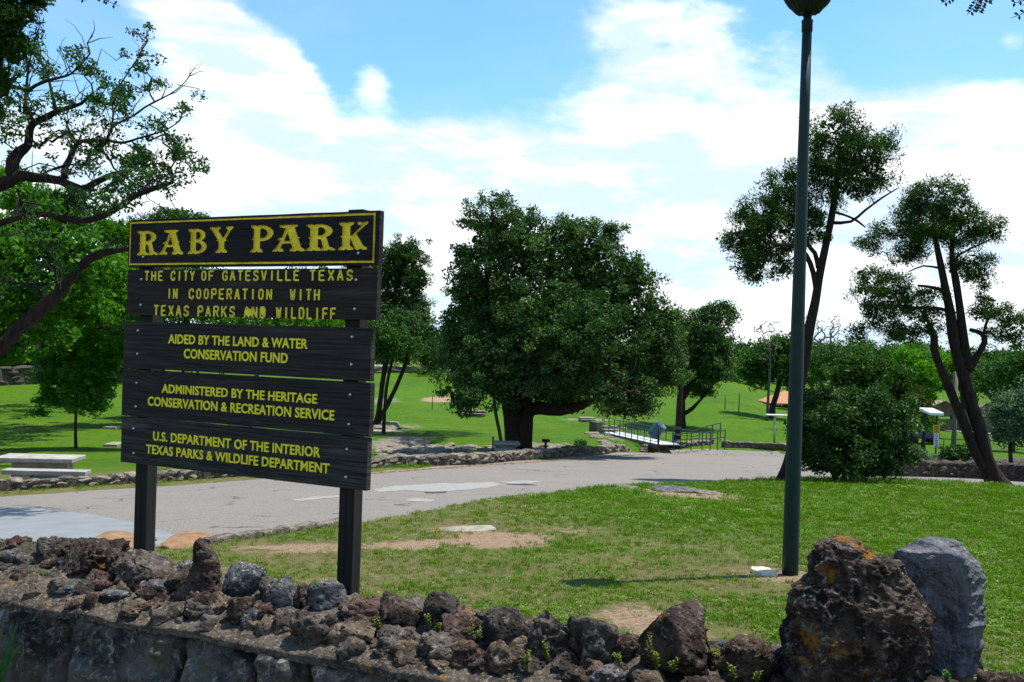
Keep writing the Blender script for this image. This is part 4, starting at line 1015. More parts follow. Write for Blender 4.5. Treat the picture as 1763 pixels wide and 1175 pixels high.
# the big oak
b0 = Pg(893, 781); Y = b0.y
tree('large dense dark live oak with two fused trunks behind the road wall', b0,
     [TP(Y, (889, 792, 46), (887, 765, 34), (883, 735, 29), (878, 700, 27), (872, 660, 25), (852, 600, 26), (835, 540, 18), (825, 470, 10)),
      TP(Y, (899, 792, 42), (900, 765, 32), (902, 730, 29), (915, 704, 23), (965, 708, 17, -1), (1010, 695, 12, -1.5), (1050, 670, 7, -2), (1090, 650, 2, -2)),
      TP(Y, (880, 715, 30), (905, 660, 20, .5), (930, 590, 16, 1), (945, 520, 16, 1), (950, 450, 10, 1), (930, 390, 6, .5)),
      TP(Y, (876, 690, 26), (835, 665, 12, -1.2), (812, 640, 3, -1.6)),
      TP(Y, (925, 600, 20, 1), (990, 560, 10, 2), (1050, 520, 3, 2.5)),
      TP(Y, (835, 540, 12), (840, 460, 9), (850, 400, 6), (845, 350, 3)),
      TP(Y, (905, 700, 22), (900, 640, 20, 2), (880, 560, 15, 3), (890, 480, 9, 3))],
     BL(Y, (860, 480, 85, 70), (950, 450, 100, 70), (1030, 480, 80, 68), (1080, 540, 75, 70), (960, 560, 120, 90, -1.5), (830, 590, 75, 80), (800, 660, 50, 50, -1), (850, 640, 70, 60, -1.5), (1110, 620, 70, 70), (1090, 670, 62, 50, -1), (990, 640, 90, 60, 1), (1000, 600, 100, 70, -2),
        (930, 660, 80, 45, 2.2), (1050, 660, 70, 50, 1.5), (890, 400, 70, 32), (985, 400, 60, 26), (1050, 400, 22, 16), (1140, 570, 42, 55), (1090, 475, 50, 40), (800, 500, 36, 60), (780, 580, 26, 46), (840, 395, 30, 25), (830, 430, 50, 36), (800, 440, 26, 24), (880, 430, 60, 30), (1130, 565, 46, 50), (1160, 640, 26, 40), (1020, 430, 60, 30), (870, 545, 90, 70, 2.5), (1000, 520, 110, 80, 2.5), (1065, 710, 22, 10, -1.5), (1100, 700, 30, 22, -1.5), (960, 690, 50, 20, 2), (800, 690, 30, 22, -1.5), (1000, 665, 60, 26, -2.2), (1060, 690, 30, 18, -2.4), (950, 670, 40, 20, -2.4)),
     L_OAK, BARK_D, dens=1.65, nleaf=80, spread=.36, size=.12, asp=.52, r0=.009, rmax=.20, n=14, core=.6)
# open wispy top of the oak: its own branch cluster, part of the same tree
oak = bpy.data.objects['tree']
C = blob_clumps(BL(Y, (845, 370, 48, 36), (805, 385, 26, 14), (865, 345, 20, 14), (900, 375, 40, 16), (1060, 392, 24, 10), (1000, 388, 40, 12)), 9)
mb = MB(); connect(mb, TP(Y, (850, 430, 7), (850, 410, 6), (848, 390, 5), (950, 430, 6), (1020, 430, 5)), C, .010, wig=.4); mb.build('branch', BARK_D, oak, True)['kind'] = 'stuff'
leaves('crown', C, 30, .26, .11, .5, L_OAK, oak)

# tree between the sign and the oak: juniper like, twin leaning trunks
b1 = Pg(648, 735); Y = b1.y
tree('dark juniper with two slender leaning trunks just right of the sign', b1,
     [TP(Y, (640, 760, 12), (648, 730, 10), (655, 690, 9), (660, 650, 9), (668, 610, 8), (676, 560, 7), (680, 500, 6), (690, 440, 4)),
      TP(Y, (645, 740, 9), (665, 700, 8), (685, 660, 7), (700, 620, 7), (705, 590, 7), (710, 540, 6), (712, 480, 4))],
     BL(Y, (695, 440, 42, 34), (665, 470, 40, 40), (712, 480, 32, 40), (680, 530, 50, 45), (720, 545, 28, 42), (660, 590, 40, 30), (735, 590, 22, 26), (700, 590, 40, 30), (620, 520, 40, 60)),
     L_PINE, BARK, dens=2.4, nleaf=80, spread=.36, size=.16, asp=.28, r0=.008, out=True, core=1.1)
# tree right of the oak
b2 = Pg(1172, 737); Y = b2.y
tree('medium live oak with a forked trunk right behind the brown utility pole', b2,
     [TP(Y, (1171, 745, 20), (1172, 720, 15), (1174, 695, 13), (1172, 660, 11), (1175, 610, 8), (1180, 560, 5)),
      TP(Y, (1174, 715, 8), (1190, 705, 7), (1205, 690, 5), (1225, 665, 4), (1245, 640, 3)),
      TP(Y, (1174, 690, 10), (1195, 655, 9), (1215, 625, 7), (1235, 590, 4))],
     BL(Y, (1215, 550, 42, 28), (1180, 575, 40, 40), (1225, 590, 44, 36), (1190, 630, 50, 34), (1240, 630, 36, 28), (1255, 545, 16, 18), (1205, 668, 36, 16, 1), (1235, 530, 24, 10), (1150, 620, 30, 40, 2), (1195, 600, 50, 40), (1160, 580, 36, 30, 1), (1220, 640, 44, 24, -1)),
     L_OAK, BARK_D, dens=1.7, nleaf=80, spread=.5, size=.16, asp=.55, r0=.010, core=.7)
b3 = Pg(1330, 720); Y = b3.y
tree('rounded live oak shading the gazebo left of the lamp post', b3,
     [TP(Y, (1327, 724, 15), (1331, 700, 10), (1338, 675, 9), (1345, 650, 8), (1350, 620, 5), (1345, 590, 3))],
     BL(Y, (1330, 610, 42, 28), (1300, 620, 26, 24), (1355, 600, 26, 24), (1320, 645, 44, 20), (1365, 640, 22, 26), (1290, 645, 16, 14)),
     L_MID, BARK, dens=.8, nleaf=80, spread=.7, size=.22, asp=.55, r0=.018)

# pine behind the lamp post
b4 = Pg(1350, 827); Y = b4.y
tree('tall leaning cypress with billowing dark crown behind the lamp post', b4,
     [TP(Y, (1345, 840, 38), (1352, 815, 22), (1362, 780, 19), (1372, 700, 19), (1385, 620, 19), (1395, 560, 18), (1403, 520, 16), (1410, 480, 14), (1420, 430, 13), (1432, 375, 12), (1440, 320, 8), (1445, 250, 4)),
      TP(Y, (1405, 500, 9), (1400, 470, 9), (1388, 440, 8), (1370, 425, 6, -.5), (1330, 420, 4, -1)),
      TP(Y, (1409, 462, 9), (1403, 436, 8), (1390, 420, 7), (1380, 380, 5), (1365, 340, 3)),
      TP(Y, (1432, 384, 6), (1465, 382, 5), (1490, 362, 4), (1520, 340, 3), (1545, 325, 2)),
      TP(Y, (1436, 365, 5), (1458, 372, 4), (1475, 380, 4), (1490, 392, 2))],
     BL(Y, (1445, 215, 42, 34), (1430, 265, 48, 42), (1475, 255, 40, 38), (1522, 250, 22, 30), (1500, 295, 40, 38), (1440, 310, 46, 40), (1385, 310, 36, 34), (1345, 325, 34, 34), (1380, 360, 44, 34), (1330, 370, 50, 32), (1295, 395, 42, 32), (1270, 410, 26, 24), (1335, 420, 50, 34), (1300, 445, 44, 30), (1300, 475, 24, 16), (1400, 395, 30, 32), (1345, 460, 28, 16), (1490, 325, 36, 18), (1280, 358, 12, 18), (1410, 240, 16, 16)),
     L_PINE, BARK_D, dens=9, nleaf=110, spread=.25, size=.085, asp=.26, r0=.0045, out=True, core=.18, cat='tree', rmax=.05, minlink=.06, n=12)
# twin trunk pine right
b5 = Pg(1722, 832); Y = b5.y
tree('forked cypress with two long leaning dark trunks at the right edge of the lawn', b5,
     [TP(Y, (1722, 845, 44), (1712, 825, 30), (1700, 790, 23), (1688, 745, 22), (1672, 700, 20), (1660, 650, 20), (1645, 600, 17), (1640, 575, 18), (1636, 540, 15), (1626, 490, 13), (1618, 450, 11), (1610, 410, 8), (1605, 360, 5)),
      TP(Y, (1712, 835, 28), (1695, 805, 18), (1680, 780, 17), (1655, 720, 16), (1635, 670, 15), (1618, 630, 13), (1608, 600, 12), (1608, 580, 12), (1600, 560, 9)),
      TP(Y, (1665, 635, 17), (1660, 590, 15), (1655, 550, 14), (1648, 500, 12), (1640, 450, 10), (1640, 410, 8), (1645, 380, 5)),
      TP(Y, (1668, 640, 12), (1682, 615, 11), (1695, 590, 10), (1690, 575, 8), (1670, 568, 6)),
      TP(Y, (1692, 585, 5), (1697, 560, 5), (1705, 545, 3), (1720, 535, 2)),
      TP(Y, (1645, 540, 7), (1620, 532, 6), (1585, 530, 5, -.4), (1555, 530, 4, -.6)), TP(Y, (1625, 500, 6), (1600, 494, 5), (1580, 492, 4)), TP(Y, (1618, 462, 4), (1590, 458, 3), (1565, 468, 2)), TP(Y, (1636, 470, 5), (1650, 440, 4), (1690, 420, 3), (1710, 410, 2)),
      TP(Y, (1612, 590, 6), (1600, 560, 6), (1590, 530, 4))],
     BL(Y, (1612, 335, 46, 34), (1655, 365, 44, 34), (1600, 385, 44, 36), (1640, 400, 46, 30), (1575, 405, 30, 36, .8), (1712, 395, 26, 20), (1690, 400, 28, 20), (1672, 455, 40, 24), (1685, 485, 24, 18), (1560, 440, 30, 20, .8), (1530, 395, 30, 22, .8), (1500, 420, 24, 16, 1), (1560, 370, 26, 26, .8), (1580, 340, 24, 24),
        (1500, 500, 34, 34, -.6), (1530, 490, 32, 26, -.6), (1560, 520, 40, 26, -.6), (1520, 545, 42, 26, -.6), (1590, 550, 36, 26), (1490, 470, 14, 12, -.6), (1480, 575, 18, 14, -.6), (1555, 575, 44, 14, -.3), (1600, 510, 26, 16), (1690, 540, 22, 18), (1720, 540, 24, 22), (1745, 560, 26, 26), (1700, 520, 14, 14), (1752, 590, 22, 14), (1720, 575, 20, 12)),
     L_PINE, BARK_D, dens=9, nleaf=105, spread=.24, size=.085, asp=.26, r0=.0045, out=True, core=.12, rmax=.05, minlink=.06, n=12)
# brown thinning bough tint
# bush in front of the pine
b6 = Pg(1450, 832); Y = b6.y
tree('big rounded grey green shrub on the lawn right of the lamp post', b6,
     [TP(Y, (1440, 830, 8), (1420, 780, 6), (1400, 740, 4)), TP(Y, (1450, 830, 8), (1460, 780, 6), (1465, 730, 4)), TP(Y, (1460, 830, 8), (1500, 790, 6), (1530, 750, 4)), TP(Y, (1450, 830, 6), (1500, 800, 4), (1540, 790, 3))],
     BL(Y, (1440, 750, 66, 66), (1395, 740, 40, 56), (1500, 760, 62, 56), (1540, 745, 34, 34), (1460, 700, 56, 28), (1400, 790, 34, 26), (1500, 805, 54, 22), (1455, 800, 60, 26, -.5), (1545, 775, 26, 24), (1430, 720, 50, 40, -.6), (1375, 770, 14, 30), (1395, 690, 22, 26), (1540, 712, 34, 26), (1490, 688, 40, 22), (1425, 680, 18, 16), (1562, 790, 18, 14)),
     L_BUSH, BARK, dens=5.5, nleaf=75, spread=.22, size=.085, asp=.5, r0=.005, cat='shrub', name='shrub', rmax=.04, minlink=.06)
# dark conical juniper behind that shrub
b7 = At(1510, 780, 31); b7.z = g(b7.x, b7.y); Y = 31
tree('dark green juniper filling the space behind the big shrub', b7,
     [TP(Y, (1510, 790, 10), (1512, 700, 7), (1510, 620, 3))],
     BL(Y, (1505, 660, 44, 44), (1530, 690, 44, 44), (1480, 640, 34, 34), (1520, 720, 46, 34), (1450, 650, 26, 28), (1545, 660, 24, 30)),
     L_PINE, BARK, dens=3, nleaf=90, spread=.3, size=.15, asp=.35, r0=.008, out=True)

# ---- left: the old oak reaching in from beyond the frame
Y = 14.
oT = [[(-230, 760, 90), (-200, 640, 74), (-170, 520, 60), (-140, 420, 50), (-100, 350, 40), (-50, 320, 32), (0, 318, 26), (30, 304, 22), (61, 306, 20), (102, 311, 18), (139, 327, 17), (163, 315, 14), (196, 300, 10), (225, 296, 6)],
      [(-190, 700, 60), (-110, 650, 42), (-50, 625, 34), (0, 600, 30), (30, 568, 28), (80, 528, 26), (119, 484, 22), (151, 447, 18), (185, 434, 14), (212, 430, 12), (270, 420, 8)],
      [(-140, 460, 30), (-60, 405, 20), (0, 385, 15), (41, 372, 13), (82, 370, 12), (131, 380, 13), (176, 372, 12), (212, 351, 12), (237, 335, 11), (270, 323, 10), (298, 313, 6), (294, 290, 4), (305, 275, 3)],
      [(20, 306, 22), (22, 278, 26), (35, 262, 22), (49, 250, 18), (50, 230, 16), (56, 212, 15), (82, 200, 13), (100, 192, 11), (118, 186, 9), (140, 178, 7), (160, 160, 4)],
      [(110, 308, 12), (112, 290, 13), (120, 275, 12), (128, 255, 10), (140, 244, 9), (163, 243, 8), (190, 243, 7), (212, 246, 6), (240, 238, 5), (262, 232, 4), (290, 222, 3), (310, 208, 2)],
      [(184, 244, 7), (190, 225, 6), (200, 214, 5), (229, 200, 5), (248, 186, 4), (266, 176, 4), (290, 164, 3), (306, 153, 2.5), (318, 142, 2), (327, 131, 1.2)],
      [(45, 160, 8), (60, 148, 7), (82, 139, 6), (110, 132, 5), (123, 127, 4), (140, 110, 4), (155, 92, 3), (150, 75, 2.5), (160, 62, 1.5)],
      [(98, 196, 7), (90, 165, 6), (82, 130, 5), (69, 106, 4), (55, 90, 3), (45, 70, 2)],
      [(192, 226, 5), (195, 195, 4), (193, 163, 4), (208, 145, 3), (225, 118, 3), (240, 100, 2), (243, 88, 1.2)],
      [(112, 286, 6), (90, 292, 5), (72, 300, 3)], [(0, 160, 10), (20, 150, 9), (45, 155, 8)], [(60, 212, 6), (45, 180, 6), (45, 160, 6), (50, 110, 4), (60, 70, 2)],
      [(150, 245, 6), (165, 255, 6), (185, 268, 5), (196, 290, 4), (215, 305, 4), (235, 318, 4), (262, 326, 4)],
      [(45, 372, 6), (35, 345, 6), (30, 325, 5)], [(90, 245, 5), (110, 232, 4), (125, 240, 3), (140, 250, 2)], [(82, 528, 10), (60, 492, 7), (30, 488, 5), (0, 484, 5), (-40, 490, 4)], [(100, 505, 8), (95, 470, 6), (88, 440, 4), (70, 425, 3)]]
def YJ(i): return [0, 0, -.3, .2, .5, .8, -.6, .4, .9, 0, .2, .3, .4, 0, -.2, .3, 0][i]
trunks = []
for i, pth in enumerate(oT):
    trunks.append([(At(x, y, Y+YJ(i)*min(1, k/3)), w*.40*(Y)/F) for k, (x, y, w) in enumerate(pth)])
extra = []
twig = MB()
for i, pth in enumerate(oT):
    if i in (9, 10, 13): continue
    rs = resample(trunks[i], .12)
    for p, r in rs:
        if p.x < -9.: continue
        if r < .055 and random.random() < (.24 if i not in (6, 7) else .13):
            q = p+Vector((random.gauss(0, .17), random.gauss(0, .30), random.gauss(.02, .17))); extra.append(tuple(q))
        if r < .07 and random.random() < .75:   # bare twigs
            d = Vector((random.uniform(-.5, 1), random.uniform(-1, 1)*.5, random.uniform(-.1, 1))).normalized(); L = random.uniform(.2, .75); pp = [p]; 
            for k in range(4): d = (d+Vector((random.gauss(0, .3), random.gauss(0, .3), random.gauss(.05, .3)))).normalized(); pp.append(pp[-1]+d*L/4)
            twig.tube(pp, [.009, .008, .006, .004, .002], 4, cap=False)
            if random.random() < .5: extra.append(tuple(pp[-1]))
for (x, y, n_, s_) in ((155, 115, 10, 14), (78, 122, 10, 20), (50, 82, 5, 18), (120, 98, 6, 16), (170, 178, 14, 20), (210, 176, 12, 20), (245, 118, 8, 16), (262, 140, 8, 14), (205, 147, 8, 20), (100, 165, 8, 14), (230, 268, 22, 26), (245, 288, 22, 24), (288, 255, 14, 20), (312, 262, 12, 18), (336, 288, 7, 12), (275, 216, 8, 14), (316, 192, 7, 14), (155, 265, 10, 14), (262, 312, 14, 22), (205, 312, 14, 24), (165, 350, 30, 34), (123, 338, 18, 20), (215, 340, 14, 20), (290, 300, 10, 20),
                       (143, 285, 8, 20), (60, 380, 10, 26), (20, 240, 12, 24), (40, 190, 12, 24), (15, 130, 8, 20), (20, 290, 6, 16)):
    for k in range(int(n_*.62)): extra.append(tuple(At(x+random.gauss(0, s_*.6), y+random.gauss(0, s_*.5), Y+random.gauss(0, .5))))
bO = At(-230, 700, Y); bO.z = g(bO.x, bO.y)
ro, _ = tree('gnarled old oak with bare twigs and sparse leaves reaching in from the upper left', bO, trunks, [], L_OAKL, BARK_D, nleaf=42, spread=.13, size=.058, asp=.5, r0=.0075, extra=np.array(extra), rmax=.03, n=12, minlink=.04, wig=.4, jit=.4)
twig.build('twig', BARK_G, ro, True)['kind'] = 'stuff'
# denser green foliage hanging low on the same side (its own tree behind)
Y = 30.
bq = At(-60, 700, Y); bq.z = g(bq.x, bq.y)
tree('leafy mid green oak behind the gnarled limbs at the left edge', bq,
     [TP(Y, (-80, 730, 40), (-60, 620, 28), (0, 520, 18), (60, 440, 10), (110, 390, 5)), TP(Y, (-60, 620, 20), (-40, 500, 14), (-30, 420, 8))],
     BL(Y, (-20, 470, 70, 60), (60, 480, 60, 50), (40, 540, 70, 45), (-40, 560, 70, 50), (130, 500, 50, 44), (80, 420, 60, 36), (150, 430, 40, 36), (0, 590, 60, 30), (10, 430, 50, 40), (60, 520, 80, 50, 6), (-20, 500, 90, 60, 9), (140, 520, 60, 44, 7), (60, 560, 90, 44, 12), (-60, 560, 90, 50, 4), (170, 470, 50, 40, 5), (120, 360, 50, 30, 4), (190, 400, 44, 30, 6), (40, 340, 50, 26, 5), (10, 575, 80, 26, 16, 3.5), (-40, 540, 90, 26, 20, 4), (110, 520, 80, 26, 20, 4), (60, 560, 110, 24, 26, 4), (180, 560, 70, 24, 28, 4), (-60, 560, 110, 26, 30, 4), (60, 570, 120, 20, 36, 5), (-40, 590, 90, 24, 8, 3), (80, 600, 80, 18, 24, 4)),
     L_LEFT, BARK_D, dens=.62, nleaf=80, spread=.55, size=.21, asp=.55, r0=.010, core=.6)
# small young tree
b8 = Pg(130, 772); Y = b8.y
tree('small bright green young tree standing alone on the left lawn', b8,
     [TP(Y, (131, 776, 6), (130, 740, 5), (131, 700, 4), (133, 650, 3), (136, 600, 2))],
     BL(Y, (135, 620, 46, 40), (110, 610, 34, 32), (165, 625, 34, 34), (90, 650, 40, 20), (130, 660, 60, 28), (180, 660, 30, 28), (100, 690, 40, 18), (150, 695, 44, 20), (75, 622, 22, 12), (190, 610, 20, 26), (125, 590, 24, 14), (70, 712, 18, 8)),
     L_YOUNG, BARK, dens=4.0, nleaf=60, spread=.26, size=.115, asp=.6, r0=.004, rmax=.04, up=.8, core=.6)
# near juniper at upper left
Y = 7.5
bj = At(-330, 700, Y); bj.z = g(bj.x, bj.y)
tree('very dark juniper crown hanging over the upper left corner', bj,
     [TP(Y, (-330, 760, 80), (-310, 560, 60), (-260, 300, 46), (-200, 100, 34), (-120, -80, 20)), TP(Y, (-250, 260, 26), (-120, 130, 16), (-30, 60, 8))],
     BL(Y, (-10, 20, 80, 60), (10, 80, 46, 40), (-20, 130, 50, 60), (-40, 190, 46, 40), (40, -30, 50, 40), (-100, 60, 90, 90), (60, -10, 22, 22), (-60, 160, 60, 60), (-120, -40, 90, 60)),
     L_PINE, BARK_D, dens=50, nleaf=70, spread=.085, size=.05, asp=.25, r0=.0025, out=True, rmax=.02, minlink=.03, core=1.1)
bpy.data.objects[-1] if False else None

# ---- background trees (each with own trunk and crown)
def bgtree(label, px, pbase, Y, blobs, lm, bark=BARK, dens=None, size=None, nleaf=60, wood_=6, name='tree', cat='tree', group=None, out=False, asp=.55):
    s = Y/F; b = At(px, pbase, Y); b.z = g(b.x, b.y); gy = b.z
    cy = min(bb[1] for bb in blobs); tx = sum(bb[0] for bb in blobs)/len(blobs); my = sum(bb[1] for bb in blobs)/len(blobs)
    top = At((px+tx)/2, my, Y); r = wood_*s/2; mid = (b+top)/2+Vector((random.uniform(-.3, .3), 0, 0))
    tr = [(b-Vector((0, 0, .2)), r*1.5), (b+Vector((0, 0, .5)), r*1.1), (mid, r), (top, r*.5)]
    sp = size*3.3 if size else s*12.5; size_ = size or s*4.3
    return tree(label, b, [tr], BL(Y, *blobs), lm, bark, dens=dens or .55/(sp*sp)/2.2*1.2, nleaf=nleaf, spread=sp, size=size_, asp=asp, r0=max(.006, s*.5), n=7, group=group, name=name, cat=cat, out=out, rmax=r*.6)
T = [
 ('bright lime green tree catching the sun left of the sign', 170, 655, 89, [(160, 600, 60, 40), (120, 620, 40, 34), (140, 470, 60, 44), (185, 510, 44, 44), (110, 520, 50, 40), (200, 450, 36, 34), (160, 560, 60, 34), (215, 560, 40, 40)], L_BRIGHT),
 ('sunny green tree filling the gap under the long oak limb', 60, 655, 94, [(60, 560, 60, 50), (20, 600, 50, 40), (70, 620, 40, 30), (40, 350, 50, 36), (90, 350, 40, 34), (20, 400, 50, 40), (80, 400, 50, 34), (150, 390, 46, 30), (10, 310, 30, 24)], L_BRIGHT),
 ('dark domed treetop rising behind the top left of the sign', 310, 660, 60, [(310, 385, 56, 36), (350, 400, 50, 34), (270, 400, 44, 34), (310, 440, 80, 50), (300, 520, 80, 60), (380, 400, 24, 20)], L_MID),
 ('mid green tree beside the left end of the sign boards', 235, 655, 92, [(230, 560, 44, 50), (235, 400, 34, 30), (220, 440, 40, 40), (250, 480, 44, 44), (200, 400, 30, 24)], L_MID),
 ('bright green tree seen through the gap between the sign boards', 430, 680, 45, [(400, 540, 70, 44), (480, 560, 60, 44), (550, 560, 60, 40), (440, 600, 80, 36)], L_BRIGHT),
 ('dark green tree behind the right half of the sign', 600, 710, 50, [(520, 500, 70, 50), (590, 520, 60, 56), (560, 580, 90, 50), (640, 580, 60, 40), (690, 590, 40, 26)], L_MID),
 ('broad shaded tree at the back of the left lawn', 20, 655, 93, [(0, 625, 50, 22), (50, 625, 40, 20), (110, 628, 40, 20), (170, 628, 40, 20), (220, 628, 40, 20), (20, 600, 70, 40), (-40, 570, 60, 50), (90, 590, 60, 36), (60, 560, 60, 40)], L_MID),
 ('shaded understorey tree beside the back wall near the sign', 190, 655, 96, [(180, 600, 50, 40), (230, 610, 50, 36), (140, 610, 50, 30)], L_MID),
 ('dense tree closing the view behind the sign posts', 340, 662, 64, [(320, 600, 80, 40), (420, 610, 70, 34), (260, 610, 50, 34)], L_MID),
 ('far tree behind the upper left gap in the oak limbs', -60, 640, 72, [(-30, 430, 60, 60), (20, 470, 60, 60), (0, 540, 60, 50)], L_MID),
 ('low green tree at the crest left of the big oak', 700, 645, 125, [(660, 615, 26, 16), (700, 612, 30, 18), (735, 608, 26, 22), (745, 625, 20, 12)], L_MID),
 ('bright tree seen behind the big oak lower branches', 800, 650, 120, [(770, 600, 34, 30), (820, 610, 40, 26), (870, 615, 40, 22)], L_BRIGHT),
 ('shady round tree standing on the lawn behind the big oak', 868, 726, 50, [(850, 520, 60, 44), (890, 560, 60, 44), (800, 560, 34, 40), (840, 600, 60, 30), (900, 620, 50, 30), (785, 600, 50, 34, 5, 4), (750, 612, 44, 24, 8, 4), (820, 610, 70, 26, 9, 4)], L_OAK),
 ('leafy tree on the lawn hidden behind the twin-trunk juniper', 662, 700, 58, [(690, 560, 50, 40), (730, 580, 36, 34), (650, 590, 50, 36), (760, 600, 30, 26)], L_OAK),
 ('spreading lime green tree with its trunk hidden by the sign boards', 300, 730, 44, [(250, 520, 70, 50), (180, 520, 50, 40), (140, 545, 50, 34), (330, 500, 80, 50), (110, 500, 34, 30), (200, 470, 50, 30), (160, 590, 40, 24), (90, 560, 30, 20), (230, 600, 60, 36)], L_BRIGHT),
 ('distant tree beyond the hill behind the big oak', 960, 650, 125, [(940, 610, 50, 28), (1010, 615, 50, 24), (1080, 620, 46, 22)], L_MID),
 ('distant round tree between the oak and the utility pole', 1130, 655, 125, [(1120, 625, 36, 24), (1160, 630, 34, 22)], L_BRIGHT),
 ('far green tree left of the gazebo', 1290, 670, 125, [(1280, 640, 34, 22), (1245, 650, 28, 16), (1310, 650, 30, 18)], L_BRIGHT),
 ('hazy green tree behind the gazebo roof', 1320, 680, 130, [(1310, 605, 30, 20), (1345, 600, 30, 26), (1370, 610, 24, 20)], L_MID),
 ('round topped tree right behind the lamp post', 1400, 690, 110, [(1395, 610, 36, 30), (1425, 615, 30, 26), (1400, 640, 44, 28)], L_MID),
 ('sunlit yellow green tree behind the dark juniper', 1570, 720, 60, [(1575, 640, 32, 30), (1600, 650, 30, 26), (1590, 680, 30, 22), (1555, 615, 26, 18)], L_BRIGHT),
 ('olive green tree left of the sunlit one', 1500, 700, 75, [(1490, 610, 44, 26), (1460, 630, 40, 24), (1530, 620, 34, 20), (1440, 605, 26, 16)], L_MID),
 ('dark brownish juniper above the yellow sign', 1560, 720, 50, [(1590, 705, 24, 18), (1575, 680, 24, 20)], L_BROWN),
 ('feathery pale green tree at the far right edge', 1740, 790, 33, [(1740, 700, 40, 34), (1765, 740, 40, 36), (1725, 745, 26, 26), (1780, 690, 44, 40), (1715, 715, 18, 18)], L_SAGE),
 ('dark green tree overhanging the ruins at the right edge', 1745, 730, 58, [(1735, 640, 36, 24), (1765, 650, 34, 34), (1790, 620, 50, 44), (1750, 620, 26, 16)], L_MID),
 ('scattered hillside tree above the ruined gable', 1660, 700, 95, [(1640, 640, 34, 20), (1680, 635, 34, 20), (1620, 655, 24, 14), (1700, 660, 24, 16)], L_MID),
 ('small rounded hillside tree right of the leaning trunks', 1710, 690, 110, [(1710, 615, 26, 14), (1740, 612, 24, 12), (1690, 625, 24, 14)], L_MID),
 ('faint far tree left of the leaning trunks', 1590, 690, 118, [(1575, 600, 30, 14), (1610, 612, 26, 14), (1550, 608, 24, 14)], L_SAGE),
 ('leafy tree rising behind the shrub and junipers', 1480, 700, 64, [(1470, 630, 50, 40), (1530, 625, 50, 36), (1430, 630, 40, 40), (1560, 650, 40, 40)], L_MID),
 ('bright leafy tree between dark juniper and forked cypress', 1610, 720, 62, [(1600, 640, 34, 28), (1640, 625, 34, 22), (1590, 670, 26, 24), (1575, 610, 30, 24)], L_BRIGHT),
 ('dense mid green tree at the right edge behind the cypress trunks', 1760, 710, 80, [(1740, 640, 40, 30), (1790, 630, 50, 36), (1700, 660, 30, 26), (1750, 680, 40, 26)], L_MID),
 ('grey green tree above the driveway at the right', 1680, 710, 88, [(1670, 660, 34, 26), (1700, 640, 36, 24), (1640, 655, 34, 24), (1610, 650, 30, 24), (1720, 680, 24, 18)], L_OAK),
 ('wide low tree behind the bare tree by the lamp post', 1440, 690, 88, [(1420, 625, 50, 34), (1480, 610, 44, 30), (1380, 640, 34, 30)], L_OAK),
 ('low dark thicket tree at the far left behind the lawn wall', -40, 655, 91, [(-40, 610, 60, 44), (20, 620, 60, 36), (-100, 600, 60, 50)], L_OAK),
 ('dark thicket tree behind the young tree', 130, 655, 92, [(110, 612, 60, 36), (170, 612, 60, 34), (70, 618, 40, 30), (220, 615, 40, 34)], L_OAK),
 ('bright leafy tree directly above the young tree', 200, 655, 96, [(180, 625, 50, 28), (160, 545, 50, 40), (210, 530, 50, 44), (120, 560, 40, 36), (200, 590, 50, 36)], L_BRIGHT),
 ('bushy juniper against the driveway by the white canopy', 1590, 745, 52, [(1600, 720, 20, 16), (1590, 735, 18, 12)], L_BRIGHT),
]
for (lb_, px, pb, Y, bl, lm) in T:
    bgtree(lb_, px, pb, Y, bl, lm, nleaf=42)
# row closing the far horizon
k = 0
for x in range(-260, 2100, 62):
    if 230 < x < 600: continue
    Yd = random.uniform(150, 185); hz = 587.5+(x-881)*.031; hh = random.uniform(16, 36)
    o = bgtree('distant tree in the wooded horizon line', x, hz+30, Yd, [(x, hz+4, 38, hh), (x+20, hz+12, 30, hh*.8), (x-22, hz+14, 30, hh*.7)], random.choice([L_MID, L_MID, L_OAK, L_BRIGHT]), nleaf=22, group='trees of the far horizon line')
# bare trees
def bare_tree(label, px, pb, Y, top, spreadpx, wpx, n=26):
    b = At(px, pb, Y); b.z = g(b.x, b.y); root = empty('tree', b); tag(root, label, 'tree'); mb = MB()
    s = Y/F; rs = [(b, wpx*s/2), (At(px+4, (pb+top)/2, Y), wpx*s*.4), (At(px, top+(pb-top)*.3, Y), wpx*s*.25)]
    mb.tube([p for p, r in resample(rs, .5)], [r for p, r in resample(rs, .5)], 7, jit=.2)
    C = np.array([tuple(At(px+random.uniform(-1, 1)*spreadpx, top+abs(random.gauss(0, .35))*(pb-top)*.7, Y+random.uniform(-1, 1)*spreadpx*s*.7)) for _ in range(n*4)])
    connect(mb, resample(rs, .4), C, .018*Y/60, wig=.5, rmax=wpx*s*.2); mb.build('trunk', BARK_G, root, True)
bare_tree('leafless grey tree with spidery branches right of the lamp post', 1412, 690, 70, 545, 42, 7)
bare_tree('leafless pale tree left of the lamp post crown', 1322, 680, 75, 552, 26, 5, 14)
bare_tree('thin leafless tree beyond the forked cypress', 1600, 690, 90, 600, 26, 4, 12)

